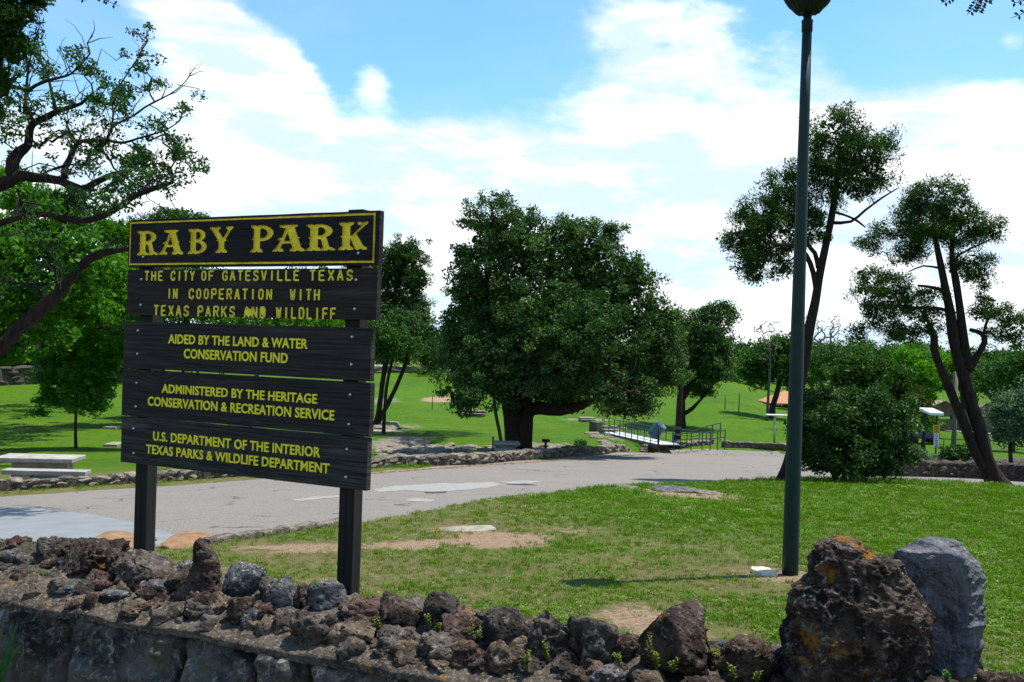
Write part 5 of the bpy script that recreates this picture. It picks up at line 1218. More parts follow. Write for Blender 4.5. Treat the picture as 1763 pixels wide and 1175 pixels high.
# ---- bushes
def bush(label, px, py, blobs, lm, Y=None, dens=4, size=.09, nleaf=60, spread=.2, name='shrub'):
    b = Pg(px, py); Y = b.y
    tr = [[(b, .03), (b+Vector((0, 0, .3)), .02), (At(blobs[0][0], blobs[0][1], Y), .012)]]
    return tree(label, b, tr, BL(Y, *blobs), lm, BARK, dens=dens, nleaf=nleaf, spread=spread, size=size, r0=.006, cat='shrub', name=name, rmax=.02)
bush('round dark green clipped bush by the stone retaining wall', 1650, 800, [(1650, 780, 38, 20), (1630, 786, 22, 14), (1672, 784, 24, 16)], L_BUSH, dens=3)
bush('silvery grey shrub left of the clipped bush', 1580, 802, [(1580, 783, 26, 20), (1600, 790, 20, 12), (1560, 790, 18, 14)], L_SAGE, dens=3)
bush('small leafy plant growing by the creek near the oak trunk', 1000, 772, [(1000, 764, 16, 7)], L_MID, dens=1.5, size=.14, spread=.3)
bush('low green bush at the foot of the crest wall', 735, 648, [(730, 640, 26, 6)], L_MID, dens=.6, size=.25, spread=.6)

# ------------------------------------------------------------ park furniture
def bar(name, a, b, r, m, parent, n=6): return MB().tube([a, b], r, n).build(name, m, parent, True)
# utility pole
p0 = Pg(1166, 767); Y = p0.y; up_ = empty('utility_pole', p0); tag(up_, 'slightly leaning dark brown wooden pole beside the footbridge', 'pole')
MB().tube([p0-Vector((0, 0, .3)), At(1170, 690, Y), At(1173, 640, Y), At(1175, 606, Y)], [5.6*Y/F, 5.0*Y/F, 4.6*Y/F, 4.4*Y/F], 12, jit=.06).build('pole', WOODP, up_, True)
# footbridge
YA, YBt = 62., 52.
dA = At(1056, 745, YA); dB = At(1152, 766, YBt); fb = empty('footbridge', (dA+dB)/2); tag(fb, 'white decked footbridge with thin green railings over the creek', 'footbridge')
dv = (dB-dA); L = dv.length; dv.normalize(); sd_ = Vector((-dv.y, dv.x, 0)).normalized()
DECK = simple('pale_deck_boards', (.42, .47, .52), (.62, .66, .68), 6, .8)
hw = .62; nb = 44; plank_me = None
for i in range(nb):
    c = dA+dv*(L*(i+.5)/nb); mb = MB()
    if plank_me is None:
        rm = Matrix(((dv.x, sd_.x, 0), (dv.y, sd_.y, 0), (dv.z, 0, 1))).to_4x4(); mb.box(Vector((0, 0, 0)), L/nb*.95, hw*2, .05, M=rm); plank_me = mb.mesh('plank', DECK)
    o = link('plank', plank_me, fb); o.location = c; o.location.z -= .001*(i % 2)
for s_ in (-1, 1):
    e = sd_*(hw+.03)*s_
    mb = MB(); a = dA+e-Vector((0, 0, .16)); b = dB+e-Vector((0, 0, .16)); rm = Matrix(((dv.x, sd_.x, 0), (dv.y, sd_.y, 0), (dv.z, 0, 1))).to_4x4()
    mb.box((a+b)/2, L, .06, .22, M=rm); mb.build('beam', GREENR, fb)
    for k in range(10):
        q = dA+dv*(L*k/9)+e; MB().tube([q-Vector((0, 0, .1)), q+Vector((0, 0, .95))], .028, 6).build('rail_post', GREENR, fb)
    for h_ in (.93, .5, .14):
        MB().tube([dA+e+Vector((0, 0, h_)), dB+e+Vector((0, 0, h_))], .022, 6).build('rail', GREENR, fb)
for f, hgt in ((.03, 1.3), (.62, 1.2)):
    q = dA+dv*(L*f); MB().box(q-Vector((0, 0, hgt/2+.2)), .6, 1.3, hgt, math.atan2(dv.y, dv.x)).build('pier', CONC_S, fb)
# stone stub and steps at the far end
st_ = empty('stone_steps', At(1040, 745, 63)); st_.location.z = g(st_.location.x, 63); tag(st_, 'brown stone steps and stub wall at the far end of the footbridge', 'steps')
for k in range(3):
    c = dA-dv*(.6+.55*k); gz = g(c.x, c.y); MB().box(Vector((c.x, c.y, dA.z-.12+.17*k-.3)), .56, 1.5, .7, math.atan2(dv.y, dv.x)).build('step', CONC_S, st_)
c = dA-sd_*1.1-dv*.3; MB().box(Vector((c.x, c.y, dA.z+.05)), .9, .45, 1.2, math.atan2(dv.y, dv.x)+.3).build('pier', K_LIME2, st_)
# railing right of bridge: two runs to the road
def railing(label, pts, hpx, n):
    W_ = [At(px, py, Yd) for px, py, Yd in pts]; root = empty('handrail', W_[0]); tag(root, label, 'handrail')
    dist = [0]
    for a, b in zip(W_, W_[1:]): dist.append(dist[-1]+(b-a).length)
    def at(s):
        k = max(i for i in range(len(dist)) if dist[i] <= s+1e-6); k = min(k, len(W_)-2); return W_[k].lerp(W_[k+1], (s-dist[k])/(dist[k+1]-dist[k]))
    hh = hpx*W_[0].y/F
    for i in range(n):
        q = at(dist[-1]*i/(n-1)); MB().tube([Vector((q.x, q.y, q.z-.25)), q+Vector((0, 0, hh))], .026, 6).build('rail_post', GREENR, root)
    for f in (1, .5):
        MB().tube([w_+Vector((0, 0, hh*f)) for w_ in W_], .022, 6, cap=True).build('rail', GREENR, root)
railing('near green handrail from the footbridge towards the road', [(1160, 768, 50), (1200, 766, 48), (1225, 767, 45), (1248, 765, 42)], 20, 6)
railing('far green handrail parallel to the near one', [(1158, 757, 54), (1196, 762, 51), (1212, 756, 49), (1226, 754, 46), (1240, 752, 44)], 19, 6)
# trash barrel on its post
Y = 46.; tb = At(1133, 768, Y); tb.z = g(tb.x, Y); br = empty('trash_barrel', tb); tag(br, 'tilted light blue steel drum mounted on a black post beside the footbridge', 'trash barrel')
c = At(1131, 741, Y); ax = Vector((.52, -.30, .80)).normalized(); RM = ax.to_track_quat('Z', 'Y').to_matrix().to_4x4(); r_ = 10.2*Y/F; h_ = 25*Y/F
mb = MB().lathe((0, 0, 0), [(r_*.98, -h_/2), (r_, -h_/2+.02), (r_, -h_/6-.02), (r_*1.04, -h_/6), (r_, -h_/6+.02), (r_, h_/6-.02), (r_*1.04, h_/6), (r_, h_/6+.02), (r_, h_/2-.02), (r_*1.04, h_/2), (r_*.93, h_/2), (r_*.93, -h_/2+.05)], 28)
mb.v = [tuple(c+(RM.to_3x3() @ Vector(v))) for v in mb.v]; mb.build('drum', BLUEB, br, True)
mb = MB().lathe((0, 0, 0), [(r_*.92, -h_/2+.06), (r_*.92, h_/2-.10)], 24); mb.v = [tuple(c+(RM.to_3x3() @ Vector(v))) for v in mb.v]; mb.build('liner', BLACKM, br, True)
MB().tube([tb-Vector((0, 0, .2)), At(1133, 733, Y)+Vector((0, -.35, 0))], .05, 8).build('post', BLACKM, br, True)
# wooden/black marker posts
def post(label, px, py, ptop, wpx, m, name='post', cat='post', group=None, Yo=None):
    b = Pg(px, py); Y = b.y; mb = MB().tube([b-Vector((0, 0, .2)), Vector((b.x, b.y, At(px, ptop, Y).z))], wpx/2*Y/F, 8); o = mb.build(name, m, None, True); tag(o, label, cat, group); return o, b
post('left of two thin dark posts on the bright hillside', 1248, 706, 679, 1.6, GREENR, 'volleyball_post')
post('right and taller of two thin dark posts on the bright hillside', 1272, 710, 677, 1.8, GREENR, 'volleyball_post')
post('thin rusty stake in the lawn left of the big oak', 744, 706, 682, 1.4, WOODP, 'stake', 'stake')
post('thin grey green post in front of the oak trunk table', 848, 785, 752, 3, GREENP, 'post')
o, b = post('dark square topped post of a park grill right of the oak trunk', 939, 779, 762, 4.5, BLACKM, 'grill_post', 'grill')
MB().box(Vector((b.x, b.y, At(939, 759, b.y).z)), .30, .26, .12).build('firebox', BLACKM, o)
# picnic tables
def picnic_slab(label, px, py, wpx, hpx, rot, m, depth=.8, benches=True, name='picnic_table', Yd=None, seat_side=1):
    b = Pg(px, py); Y = b.y; s = Y/F; wl = wpx*s; ht = hpx*s; r = empty(name, b, rot); tag(r, label, 'picnic table')
    def lb_(nm, x, y, z, sx, sy, sz, mm=m, bv=.015):
        o = MB().box(Vector((x, y, z)), sx, sy, sz).build(nm, mm, r, world=False); bevel(o, bv); return o
    lb_('table_top', 0, 0, ht-.04, wl, depth, .09)
    if benches is not None: lb_('leg', 0, 0, ht/2-.08, wl*.52, depth*.42, ht, m) if benches else [lb_('leg', x*wl*.36, 0, ht/2-.1, .12, depth*.5, ht) for x in (-1, 1)]
    if benches:
        for y in (-depth*.95, depth*.95):
            lb_('bench', 0, y, ht*.52, wl*.95, .32, .08)
            for x in (-1, 1): lb_('bench_leg', x*wl*.3, y, ht*.24, .22, .2, ht*.5)
    return r
r = picnic_slab('pale concrete picnic table with benches at the left edge of the lawn', 68, 834, 130, 48, R(4), CONC, .75, benches=None)
ht_ = 48*r.location.y/F
for (x, y, z, sx, sy, sz, nm) in ((.05, 0, ht_/2-.15, 1.1, .34, ht_+.12, 'pedestal'), (.42, -.72, .36, 1.62, .32, .09, 'bench'), (-1.15, -.72, .36, 1.0, .32, .09, 'bench'), (.0, -.72, .12, .3, .22, .40, 'bench_leg'), (.85, -.72, .12, .3, .22, .40, 'bench_leg'), (-1.1, -.72, .12, .3, .22, .40, 'bench_leg')):
    o = MB().box(Vector((x, y, z)), sx, sy, sz).build(nm, CONC, r, world=False); bevel(o, .012)
picnic_slab('grey concrete picnic table partly hidden by the oak trunk', 872, 783, 44, 22, R(3), CONC, .8)
picnic_slab('dark wooden picnic table under the oak at the left', 815, 716, 46, 9, R(-6), simple('weathered_table_wood', (.14, .10, .10), (.28, .21, .20), 4), .8)
picnic_slab('small stone picnic table at the top of the creek bank', 1010, 725, 26, 6, R(4), CONC_S, .8)
picnic_slab('low white concrete bench block behind the retaining wall', 1692, 812, 44, 14, R(-5), CONC, .6, benches=False)
# concrete slabs lying on left lawn
for i, (px, py, w, h, lab) in enumerate(((195, 738, 22, 4, 'pale concrete slab on the lawn just left of the sign, farther one'), (198, 768, 24, 3, 'pale concrete slab on the lawn just left of the sign, nearer one'), (650, 745, 90, 3, 'thin grey slab crossing the lawn behind the right sign post'))):
    c = Pg(px, py); o = MB().box(Vector((0, 0, 0)), w*c.y/F, 1.2, .16).build('concrete_slab', CONC_S); o.location = c+Vector((0, 0, .05)); bevel(o, .01); tag(o, lab, 'slab')
# creekside stones
sm = [rock_mesh('stone', K_LIME, 2, .25, 50+i, .5, .05) for i in range(4)]
lt = empty('creek_stones', Pg(750, 776)); tag(lt, 'scatter of pale stones lining the dry creek behind the road wall', 'stones')
mbs = []
for i in range(150):
    px = random.uniform(650, 1000); py = 776+random.gauss(0, 4)-4*math.sin((px-650)/120)
    if random.random() < .12: px, py = random.uniform(1010, 1075), random.uniform(735, 765)
    c = Pg(px, py); o = link('stone', random.choice(sm), lt); o.location = c; o.rotation_euler.z = random.uniform(0, 6); k_ = random.uniform(.10, .32); o.scale = (k_*1.5, k_, k_*.45)
# gazebo
Y = 92.; gx = At(1352, 700, Y).x; gz_ = At(1350, 712, Y).z; gz_ = g(gx, Y); s = Y/F
gb = empty('gazebo', (gx, Y, gz_)); tag(gb, 'open park pavilion with a terracotta hipped roof left of the lamp post', 'pavilion')
ez = At(1350, 695, Y).z; rz_ = At(1350, 672, Y).z; hw_ = 38*s
MB().add([(gx-hw_, Y-hw_, ez), (gx+hw_, Y-hw_, ez), (gx+hw_, Y+hw_, ez), (gx-hw_, Y+hw_, ez), (gx-hw_, Y-hw_, ez+.12), (gx+hw_, Y-hw_, ez+.12), (gx+hw_, Y+hw_, ez+.12), (gx-hw_, Y+hw_, ez+.12), (gx, Y, rz_)],
         [(3, 2, 1, 0), (0, 1, 5, 4), (1, 2, 6, 5), (2, 3, 7, 6), (3, 0, 4, 7), (4, 5, 8), (5, 6, 8), (6, 7, 8), (7, 4, 8)]).build('roof', ROOF, gb)
for x in (-1, 0, 1):
    for y in (-1, 1):
        q = Vector((gx+x*hw_*.8, Y+y*hw_*.8, 0)); MB().tube([Vector((q.x, q.y, gz_-.3)), Vector((q.x, q.y, ez))], .09, 6).build('post', BLACKM, gb)
MB().box(Vector((gx, Y, gz_+.7)), 1.8, .8, .1).build('table', CONC_S, gb); MB().box(Vector((gx, Y, gz_+.3)), .4, .4, .7).build('table_leg', CONC_S, gb)
MB().box(Vector((gx-hw_*.8, Y+hw_*.4, (gz_+ez)/2)), 1.0, .5, ez-gz_).build('chimney', K_LIME2, gb)
# park light with flat top
b = Pg(1333, 764); Y = b.y; fl = empty('park_light', b); tag(fl, 'pale thin post with a flat white plate on top left of the lamp post', 'light post')
MB().tube([b, Vector((b.x, Y, At(1333, 717, Y).z))], 2.2*Y/F, 8).build('post', simple('cream_post', (.45, .40, .30), (.55, .50, .40), 4), fl, True)
MB().box(Vector((b.x+.1, Y, At(1333, 715, Y).z)), 36*Y/F, .5, .07).build('plate', WHITE, fl)

# traffic signs post
b = Pg(1611, 797); Y = b.y; sg = empty('road_sign', b); tag(sg, 'yellow caution sign over a narrow white sign on one thin post by the stone wall', 'sign')
MB().tube([b, Vector((b.x, Y, At(1613, 715, Y).z))], .022, 8).build('post', GREENP, sg)
def plate(nm, px0, py0, px1, py1, m, dy=-.04): 
    a = At(px0, py0, Y+dy); c = At(px1, py1, Y+dy); return MB().box((a+c)/2, abs(c.x-a.x), .012, abs(a.z-c.z)).build(nm, m, sg)
pl_ = plate('yellow_plate', 1607, 732, 1618.5, 746, YELLOW_S); pw = plate('white_plate', 1608, 746.5, 1616, 771, WHITE)
for k, (y0, y1, x0, x1) in enumerate(((734.2, 735.6, 1609, 1616.5), (737, 738.4, 1609, 1616), (740, 741.4, 1609.5, 1616.5), (743, 744.2, 1610, 1616))):
    o = plate('text_line', x0, y0, x1, y1, BLACKM, -.05); o.parent = pl_; o.matrix_parent_inverse = Matrix.Identity(4)
for k in range(7):
    y0 = 748.5+k*3.2; o = plate('text_line', 1609.5+(k % 2)*.6, y0, 1614.8-(k % 3)*.5, y0+1.5, RED if k in (0, 4, 5) else BLACKM, -.05); o.parent = pw; o.matrix_parent_inverse = Matrix.Identity(4)
# small pale notice by shrub
b = Pg(1561, 805); Y = b.y; sg2 = empty('notice_sign', b); tag(sg2, 'small pale blue notice board low beside the silvery shrub', 'sign')
a = At(1554, 779, Y-.3); c = At(1568, 792, Y-.3); MB().box((a+c)/2, c.x-a.x, .02, a.z-c.z).build('panel', simple('pale_blue_panel', (.42, .55, .60), (.6, .7, .74), 4), sg2)
MB().tube([b+Vector((0, -.3, 0)), Vector((b.x, Y-.28, a.z))], .02, 6).build('post', BLACKM, sg2)
# ruins
Y = 66.; s = Y/F; b = At(1640, 740, Y); b.z = g(b.x, Y); ru = empty('stone_building', b); tag(ru, 'old brown stone gabled building with window openings behind the forked cypress', 'building')
def panel(nm, pts, th, m, YY, parent):
    vs = [At(px, py, YY) for px, py in pts]; n = len(vs); v2 = [v+Vector((0, th, 0)) for v in vs]
    return MB().add(vs+v2, [tuple(range(n))[::-1], tuple(range(n, 2*n))]+[(k, (k+1) % n, n+(k+1) % n, n+k) for k in range(n)]).build(nm, m, parent)
panel('gable_wall', [(1600, 741), (1600, 702), (1615, 697), (1628, 694), (1641, 700), (1641, 716), (1614, 716), (1614, 723), (1641, 723), (1641, 742)], .5, STONEW, Y, ru)
panel('wall', [(1641, 742), (1641, 700), (1646, 704), (1646, 742)], .5, STONEW, Y, ru)
panel('wall', [(1646, 742), (1646, 725), (1656, 725), (1656, 742)], .5, STONEW, Y, ru)
panel('wall', [(1646, 716), (1646, 704), (1680, 709), (1690, 709), (1690, 743), (1656, 743), (1656, 716)], .5, STONEW, Y, ru)
panel('gable_wall', [(1690, 745), (1690, 702), (1701, 692), (1712, 704), (1735, 708), (1735, 747)], .5, STONEW, Y, ru)
panel('roof', [(1598, 704), (1628, 692), (1648, 703), (1648, 701), (1628, 690), (1597, 702)], 2.5, simple('ruin_coping', (.2, .15, .1), (.3, .23, .16), 5), Y-.05, ru)
for k in range(10):
    px = 1646+k*5.2; q = At(px, 740, Y-1.0); MB().tube([Vector((q.x, q.y, At(px, 745, Y-1).z)), Vector((q.x, q.y, At(px, 737, Y-1).z))], .03, 5).build('fence_post', BLACKM, ru)
# canopy
Y = 44.; b = Pg(1613, 752); b = At(1612, 745, Y); b.z = g(b.x, Y); cn = empty('canopy', b); tag(cn, 'small flat roofed white metal canopy behind the yellow sign', 'canopy')
a = At(1592, 706, Y); c = At(1615, 712, Y); MB().box((a+c)/2, c.x-a.x, 1.2, .12, M=Matrix.Rotation(.12, 4, 'X')).build('roof', WHITE, cn)
for px in (1594, 1613): q = At(px, 712, Y); MB().tube([Vector((q.x, Y, g(q.x, Y))), q], .04, 6).build('post', BLACKM, cn)
# grey pole right
b = Pg(1641, 772); Y = b.y; o = MB().tube([b-Vector((0, 0, .2)), At(1643, 740, Y), At(1646, 640, Y)], [4.2*Y/F, 4*Y/F, 3.4*Y/F], 10).build('utility_pole', simple('grey_pole_wood', (.07, .06, .05), (.16, .14, .12), 5, .95, stretch=(1, 1, .1)), None, True); tag(o, 'grey wooden pole standing between the clipped bush and the stone building', 'pole')
# parked pickup-like dark vehicle near the driveway (small)
Y = 62.; b = At(1587, 746, Y); b.z = g(b.x, Y); pc = empty('parked_car', b); tag(pc, 'small dark grey car half hidden at the end of the driveway', 'car')
CARB = simple('car_grey', (.05, .055, .065), (.09, .10, .11), 3, .35, .5, 0); GLS = simple('car_glass', (.01, .012, .015), (.02, .022, .025), 3, .1, .6, 0)
o = MB().box(b+Vector((0, 0, .52)), 2.0, .95, .42).build('body', CARB, pc); bevel(o, .1, 3); o = MB().box(b+Vector((-.1, 0, .88)), 1.1, .85, .34).build('cabin', GLS, pc); bevel(o, .1, 3)
for x in (-.62, .62):
    for y in (-.42, .42): MB().tube([b+Vector((x, y-.07, .24)), b+Vector((x, y+.07, .24))], .24, 14).build('wheel', BLACKM, pc, True)
for px, Yp, lab in ((1625, 58, 'left of two thin dark posts on the grass by the driveway'), (1663, 58, 'right of two thin dark posts on the grass by the driveway')):
    q = At(px, 758, Yp); z = g(q.x, Yp); o = MB().tube([Vector((q.x, Yp, z-.1)), Vector((q.x, Yp, z+.72))], .03, 6).build('post', GREENR, None, True); tag(o, lab, 'post')
# overhead wire
a = At(1575, 592, 70); b_ = At(1680, 571, 40); pts = [a.lerp(b_, k/12)-Vector((0, 0, .25*math.sin(math.pi*k/12))) for k in range(13)]
o = MB().tube(pts, .012, 4).build('overhead_wire', BLACKM); tag(o, 'thin dark overhead wire crossing behind the forked cypress', 'wire')

# ------------------------------------------------------------ overhanging sprigs and small weeds
def sprig(label, start, ends, Y, m, cat='branch', size=.02, asp=.28, leafn=9, bough=None):
    p0 = At(*start, Y); root = empty('branch', p0); tag(root, label, cat); mb = MB(); Q = []
    if bough:
        bp_ = [(p0, .005)]+[(Vector(q), r__) for *q, r__ in bough]; bs = resample(bp_, .15); MB().tube([p for p, q in bs], [q for p, q in bs], 8, jit=.2).build('bough', BARK, root, True)
    for e in ends:
        p1 = At(*e, Y+random.uniform(-.1, .1)); pts = [p0.lerp(p1, k/6)+Vector((random.gauss(0, .004), random.gauss(0, .01), -.02*math.sin(k/6*3.1))) for k in range(7)]; mb.tube(pts, [.004, .0035, .003, .0025, .002, .0015, .001], 5)
        d = (p1-p0).normalized()
        for k in range(leafn):
            f = .45+.55*k/leafn; q = p0.lerp(p1, f)+Vector((0, 0, -.02*math.sin(f*3.1)))
            for sgn_ in (-1, 1):
                v = (d*.5+Vector((-d.z, 0, d.x))*sgn_+Vector((0, random.uniform(-.3, .3), 0))).normalized(); w = Vector((0, 1, 0)).cross(v).normalized()*size*asp
                Q += [q, q+v*size*.5+w, q+v*size, q+v*size*.5-w]
    mb.build('twig', BARK, root, True); quads = np.array([tuple(v) for v in Q]); link('leaves', quads_mesh('leaves', quads, m, rng.random(len(quads)//4)), root); return root
DK = leaf_mat('dark_twig_leaf', (.02, .03, .02), (.03, .045, .03), (.05, .07, .05), .15)
sprig('small hanging leafy sprigs at the top edge right of the lamp', (1720, -80), [(1622, 6), (1668, 24), (1684, 22), (1700, 5)], 3.4, DK, bough=[(2.4, 3.3, 3.25, .012), (3.2, 3.0, 3.4, .03), (4.4, 2.4, 3.1, .06), (5.2, 1.8, 2.4, .11), (5.5, 1.6, 1.0, .15), (5.55, 1.6, -.2, .2)])
sprig('thin twigs hanging at the top right corner', (1830, -40), [(1762, 8), (1745, 30), (1737, 5)], 3.4, DK, leafn=5, bough=[(2.3, 3.35, 3.05, .008), (2.7, 3.2, 3.3, .012)])
sprig('thin twig with few leaves at the top edge left of the first cloud', (80, -70), [(150, 2), (208, 12), (190, 3)], 3.8, DK, leafn=6, bough=[(-2.6, 4.2, 3.6, .010), (-4.0, 5.6, 3.9, .025), (-5.6, 7.2, 3.6, .04)])

def weed(px, py, hpx, k=3, m=None, tt=.2, lab=None):
    Y = wall_Y(px, tt); b = At(px, py, Y); h = hpx*Y/F; r = empty('weed', b); tag(r, lab, 'weed', 'small weeds growing between the wall stones'); mb = MB(); Q = []
    for i in range(k):
        d = Vector((random.gauss(0, .22), random.gauss(-.05, .15), 1)).normalized(); hh = h*random.uniform(.6, 1.05); pts = [b+d*(hh*f)+Vector((.006*math.sin(f*5+i), 0, 0)) for f in (0, .35, .7, 1)]
        mb.tube(pts, [.0016, .0014, .001, .0006], 4)
        nl = int(10+hh*110)
        for j in range(nl):
            f = .15+.85*j/nl; an = j*2.4; q = b+d*(hh*f); v = Vector((math.cos(an), math.sin(an), .45)).normalized(); L = .012*(1.25-f*.5); w = v.cross(Vector((0, 0, 1))).normalized()*L*.35
            Q += [q, q+v*L*.5+w, q+v*L, q+v*L*.5-w]
    mb.build('stem', L_WEED, r); qa = np.array([tuple(v) for v in Q]); link('leaves', quads_mesh('leaves', qa, m or L_WEED, rng.random(len(qa)//4)), r)
wl = [(650, 1083, 26, 2, 'yellow green weed beside the reddish stone right of the sign post'), (738, 1082, 36, 3, 'tall thin weed on the dark stone right of the sign'), (752, 1088, 16, 3, 'short leafy weed at the foot of the tall thin one'), (811, 1100, 32, 2, 'weed rising before the reddish stone left of the round dark stone'),
      (824, 1102, 26, 2, 'thin weed touching the left side of the round dark stone'), (940, 1136, 34, 4, 'bushy weed in the dark gap before the twin-peaked stones'), (905, 1150, 36, 4, 'spreading weed between the round and the twin-peaked stones'), (1065, 1148, 30, 3, 'weed left of the holed brown stone'),
      (1116, 1130, 58, 2, 'tallest yellowish weed against the holed brown stone'), (1130, 1152, 34, 4, 'green clump of weed before the holed brown stone'), (1158, 1158, 28, 4, 'green weed under the right half of the holed brown stone'), (1262, 1172, 30, 3, 'weed left of the big boulder, the taller one'), (1300, 1176, 24, 3, 'weed close to the left foot of the big boulder'),
      (1630, 1178, 30, 5, 'fresh green weed under the dark slab')]
for px, py, h_, k_, lab in wl: weed(px, py, h_, k_, L_YOUNG if px > 1600 else L_WEED, .06 if py > 1120 else .14, lab)
# agave-like blade plant at lower left
Yb = 3.2; b = At(-30, 1230, Yb); bp = empty('blade_plant', b); tag(bp, 'few thick green strap leaves at the lower left corner', 'plant')
BLD = leaf_mat('strap_leaf', (.02, .08, .015), (.03, .12, .03), (.05, .16, .05), .2)
for pts, w in (([(-20, 1240), (0, 1180), (14, 1120), (32, 1068)], 10), ([(-40, 1175), (-5, 1155), (18, 1132), (38, 1110)], 13), ([(-40, 1185), (-10, 1172), (4, 1160), (12, 1150)], 12)):
    Pp = [(At(x, y, Yb-.1), w*Yb/F/2*(1-.0*k)) for k, (x, y) in enumerate(pts)]; rs = resample(Pp, .01); n = len(rs); mb = MB()
    for i, (p, r) in enumerate(rs):
        f = i/(n-1); wv = r*(1-f**3)**.8+.0004; d = (rs[min(i+1, n-1)][0]-rs[max(i-1, 0)][0]).normalized(); sd2 = Vector((-d.z, 0, d.x)).normalized()
        mb.v += [tuple(p-sd2*wv), tuple(p+Vector((0, wv*.5, 0))), tuple(p+sd2*wv), tuple(p+Vector((0, wv*.5+.003, 0)))]
    for i in range(n-1):
        for k in range(4): mb.f.append((i*4+k, i*4+(k+1) % 4, i*4+4+(k+1) % 4, i*4+4+k))
    me = mb.mesh('leaf', BLD, True); a_ = me.attributes.new('tint', 'FLOAT', 'POINT'); a_.data.foreach_set('value', [.6]*len(me.vertices)); link('leaf', me, bp)

# ------------------------------------------------------------ grass
def grass_mat(name, rampst, trans=.25):
    m, t = mat(name, .8, .06)
    ri = t.n('ShaderNodeObjectInfo').outputs['Random']
    nn = t.noise(t.pos, 1.3, 4, .6); n5 = t.noise(t.pos, 6, 4, .6)
    f = t.math('ADD', t.math('MULTIPLY', ri, .35), t.math('ADD', t.math('MULTIPLY', nn, .55), t.math('MULTIPLY', n5, .25)))
    c = t.ramp(f, rampst); t.link(c, t.b.inputs['Base Color'])
    tr = t.n('ShaderNodeBsdfTranslucent', {'Color': t.mix(1., c, (1.1, 1.25, .6), 'MULTIPLY')})
    mx = t.n('ShaderNodeMixShader', {0: trans, 1: t.b.outputs[0], 2: tr.outputs[0]}); t.link(mx.outputs[0], m.node_tree.nodes['Material Output'].inputs[0])
    return m
GM = grass_mat('grass_blade', [(.24, (.21, .18, .035)), (.38, (.07, .15, .002)), (.60, (.08, .195, .002)), (.82, (.15, .24, .006))])
GM2 = grass_mat('clover_leaf', [(.3, (.05, .13, .006)), (.6, (.085, .17, .015)), (.85, (.20, .26, .11))])
GM3 = grass_mat('dry_straw', [(.3, (.22, .16, .08)), (.8, (.34, .27, .15))])
GM4 = grass_mat('olive_grass', [(.28, (.19, .15, .05)), (.5, (.085, .12, .010)), (.8, (.10, .18, .010))])
def clump(name, m, n, h, w, spreadr, lean):
    mb = MB()
    for i in range(n):
        an = random.uniform(0, 6.28); r = spreadr*math.sqrt(random.random()); b = Vector((r*math.cos(an), r*math.sin(an), 0)); a2 = random.uniform(0, 6.28); d = Vector((math.cos(a2), math.sin(a2), 0)); hh = h*random.uniform(.5, 1.1); le = lean*random.uniform(.3, 1)
        sd3 = Vector((-d.y, d.x, 0))*w; p1 = b+d*hh*le*.4+Vector((0, 0, hh*.6)); p2 = b+d*hh*le+Vector((0, 0, hh*.95))
        mb.add([b-sd3, b+sd3, p1+sd3*.8, p1-sd3*.8, p2], [(0, 1, 2, 3), (3, 2, 4)])
    return bpy.data.objects.new(name, mb.mesh(name, m))
def cloverc(name, m, n, h, L, spreadr):
    mb = MB()
    for i in range(n):
        an = random.uniform(0, 6.28); r = spreadr*math.sqrt(random.random()); c = Vector((r*math.cos(an), r*math.sin(an), h*random.uniform(.4, 1))); a2 = random.uniform(0, 6.28); d = Vector((math.cos(a2), math.sin(a2), random.uniform(-.1, .5)))*L; e = Vector((-math.sin(a2), math.cos(a2), random.uniform(-.3, .3)))*L*.6
        mb.add([c-d, c+e, c+d, c-e], [(0, 1, 2, 3)])
    return bpy.data.objects.new(name, mb.mesh(name, m))
src = bpy.data.collections.new('grass_sources')
srcs = [clump('tuft', GM, 16, .050, .0022, .045, .6) for _ in range(3)]+[clump('tuft', GM4, 14, .036, .003, .05, .9)]+[cloverc('clover', GM2, 18, .028, .009, .05) for _ in range(2)]+[clump('straw', GM3, 10, .024, .0018, .06, 2.2)]
for o in srcs: src.objects.link(o)
# emitter
gx_ = np.arange(-9, 24, .14); gy_ = [3.2]
while gy_[-1] < 34: gy_.append(gy_[-1]+.14*max(1, gy_[-1]/8))
gy_ = np.array(gy_); GX, GY = np.meshgrid(gx_, gy_, indexing='ij')
dd = np.sqrt(GX**2+GY**2)
sdr = road_sd(GX, GY); tt_ = ((GX-W0.x)*wn.x+(GY-W0.y)*wn.y)
fr = np.abs(GX/GY) < .68
den = np.where(sdr < .02, 1., 0.)*np.where(tt_ > WT+.05, 1., 0.)*fr
bare_ = field(bares, GX, GY); lu = lushness(GX, GY)
near_dens = 1100*np.clip((6.5/dd), 0, 1.35)**2.0
mott = np.array([mn.noise(Vector((a*2.2, b*2.2, 0)))*.6+mn.noise(Vector((a*6, b*6, 3)))*.5 for a, b in zip(GX.ravel(), GY.ravel())]).reshape(GX.shape)
bare_eff = bare_-.45*mott
den = den*near_dens*np.clip(1.15-bare_eff*1.9, .03, 1)*(.30+.70*lu)*np.clip(.80+mott*1.7, .08, 1.4)
den = np.where(GY > 27, 0, den)
scl = (.62+.4*lu+.3*np.clip(mott, 0, 1))*(1+.05*np.clip(dd-7, 0, 18))
Z_ = G(GX, GY)-ndip(GX, GY)-.003
V = np.stack([GX, GY, Z_], -1).reshape(-1, 3); nx_, ny_ = GX.shape; I = np.arange(nx_*ny_).reshape(nx_, ny_)
Q = np.stack([I[:-1, :-1], I[1:, :-1], I[1:, 1:], I[:-1, 1:]], -1).reshape(-1, 4)
keep = den.ravel()[Q].max(1) > 1; Q = Q[keep]
me = bpy.data.meshes.new('grass'); me.from_pydata(V.tolist(), [], Q.tolist())
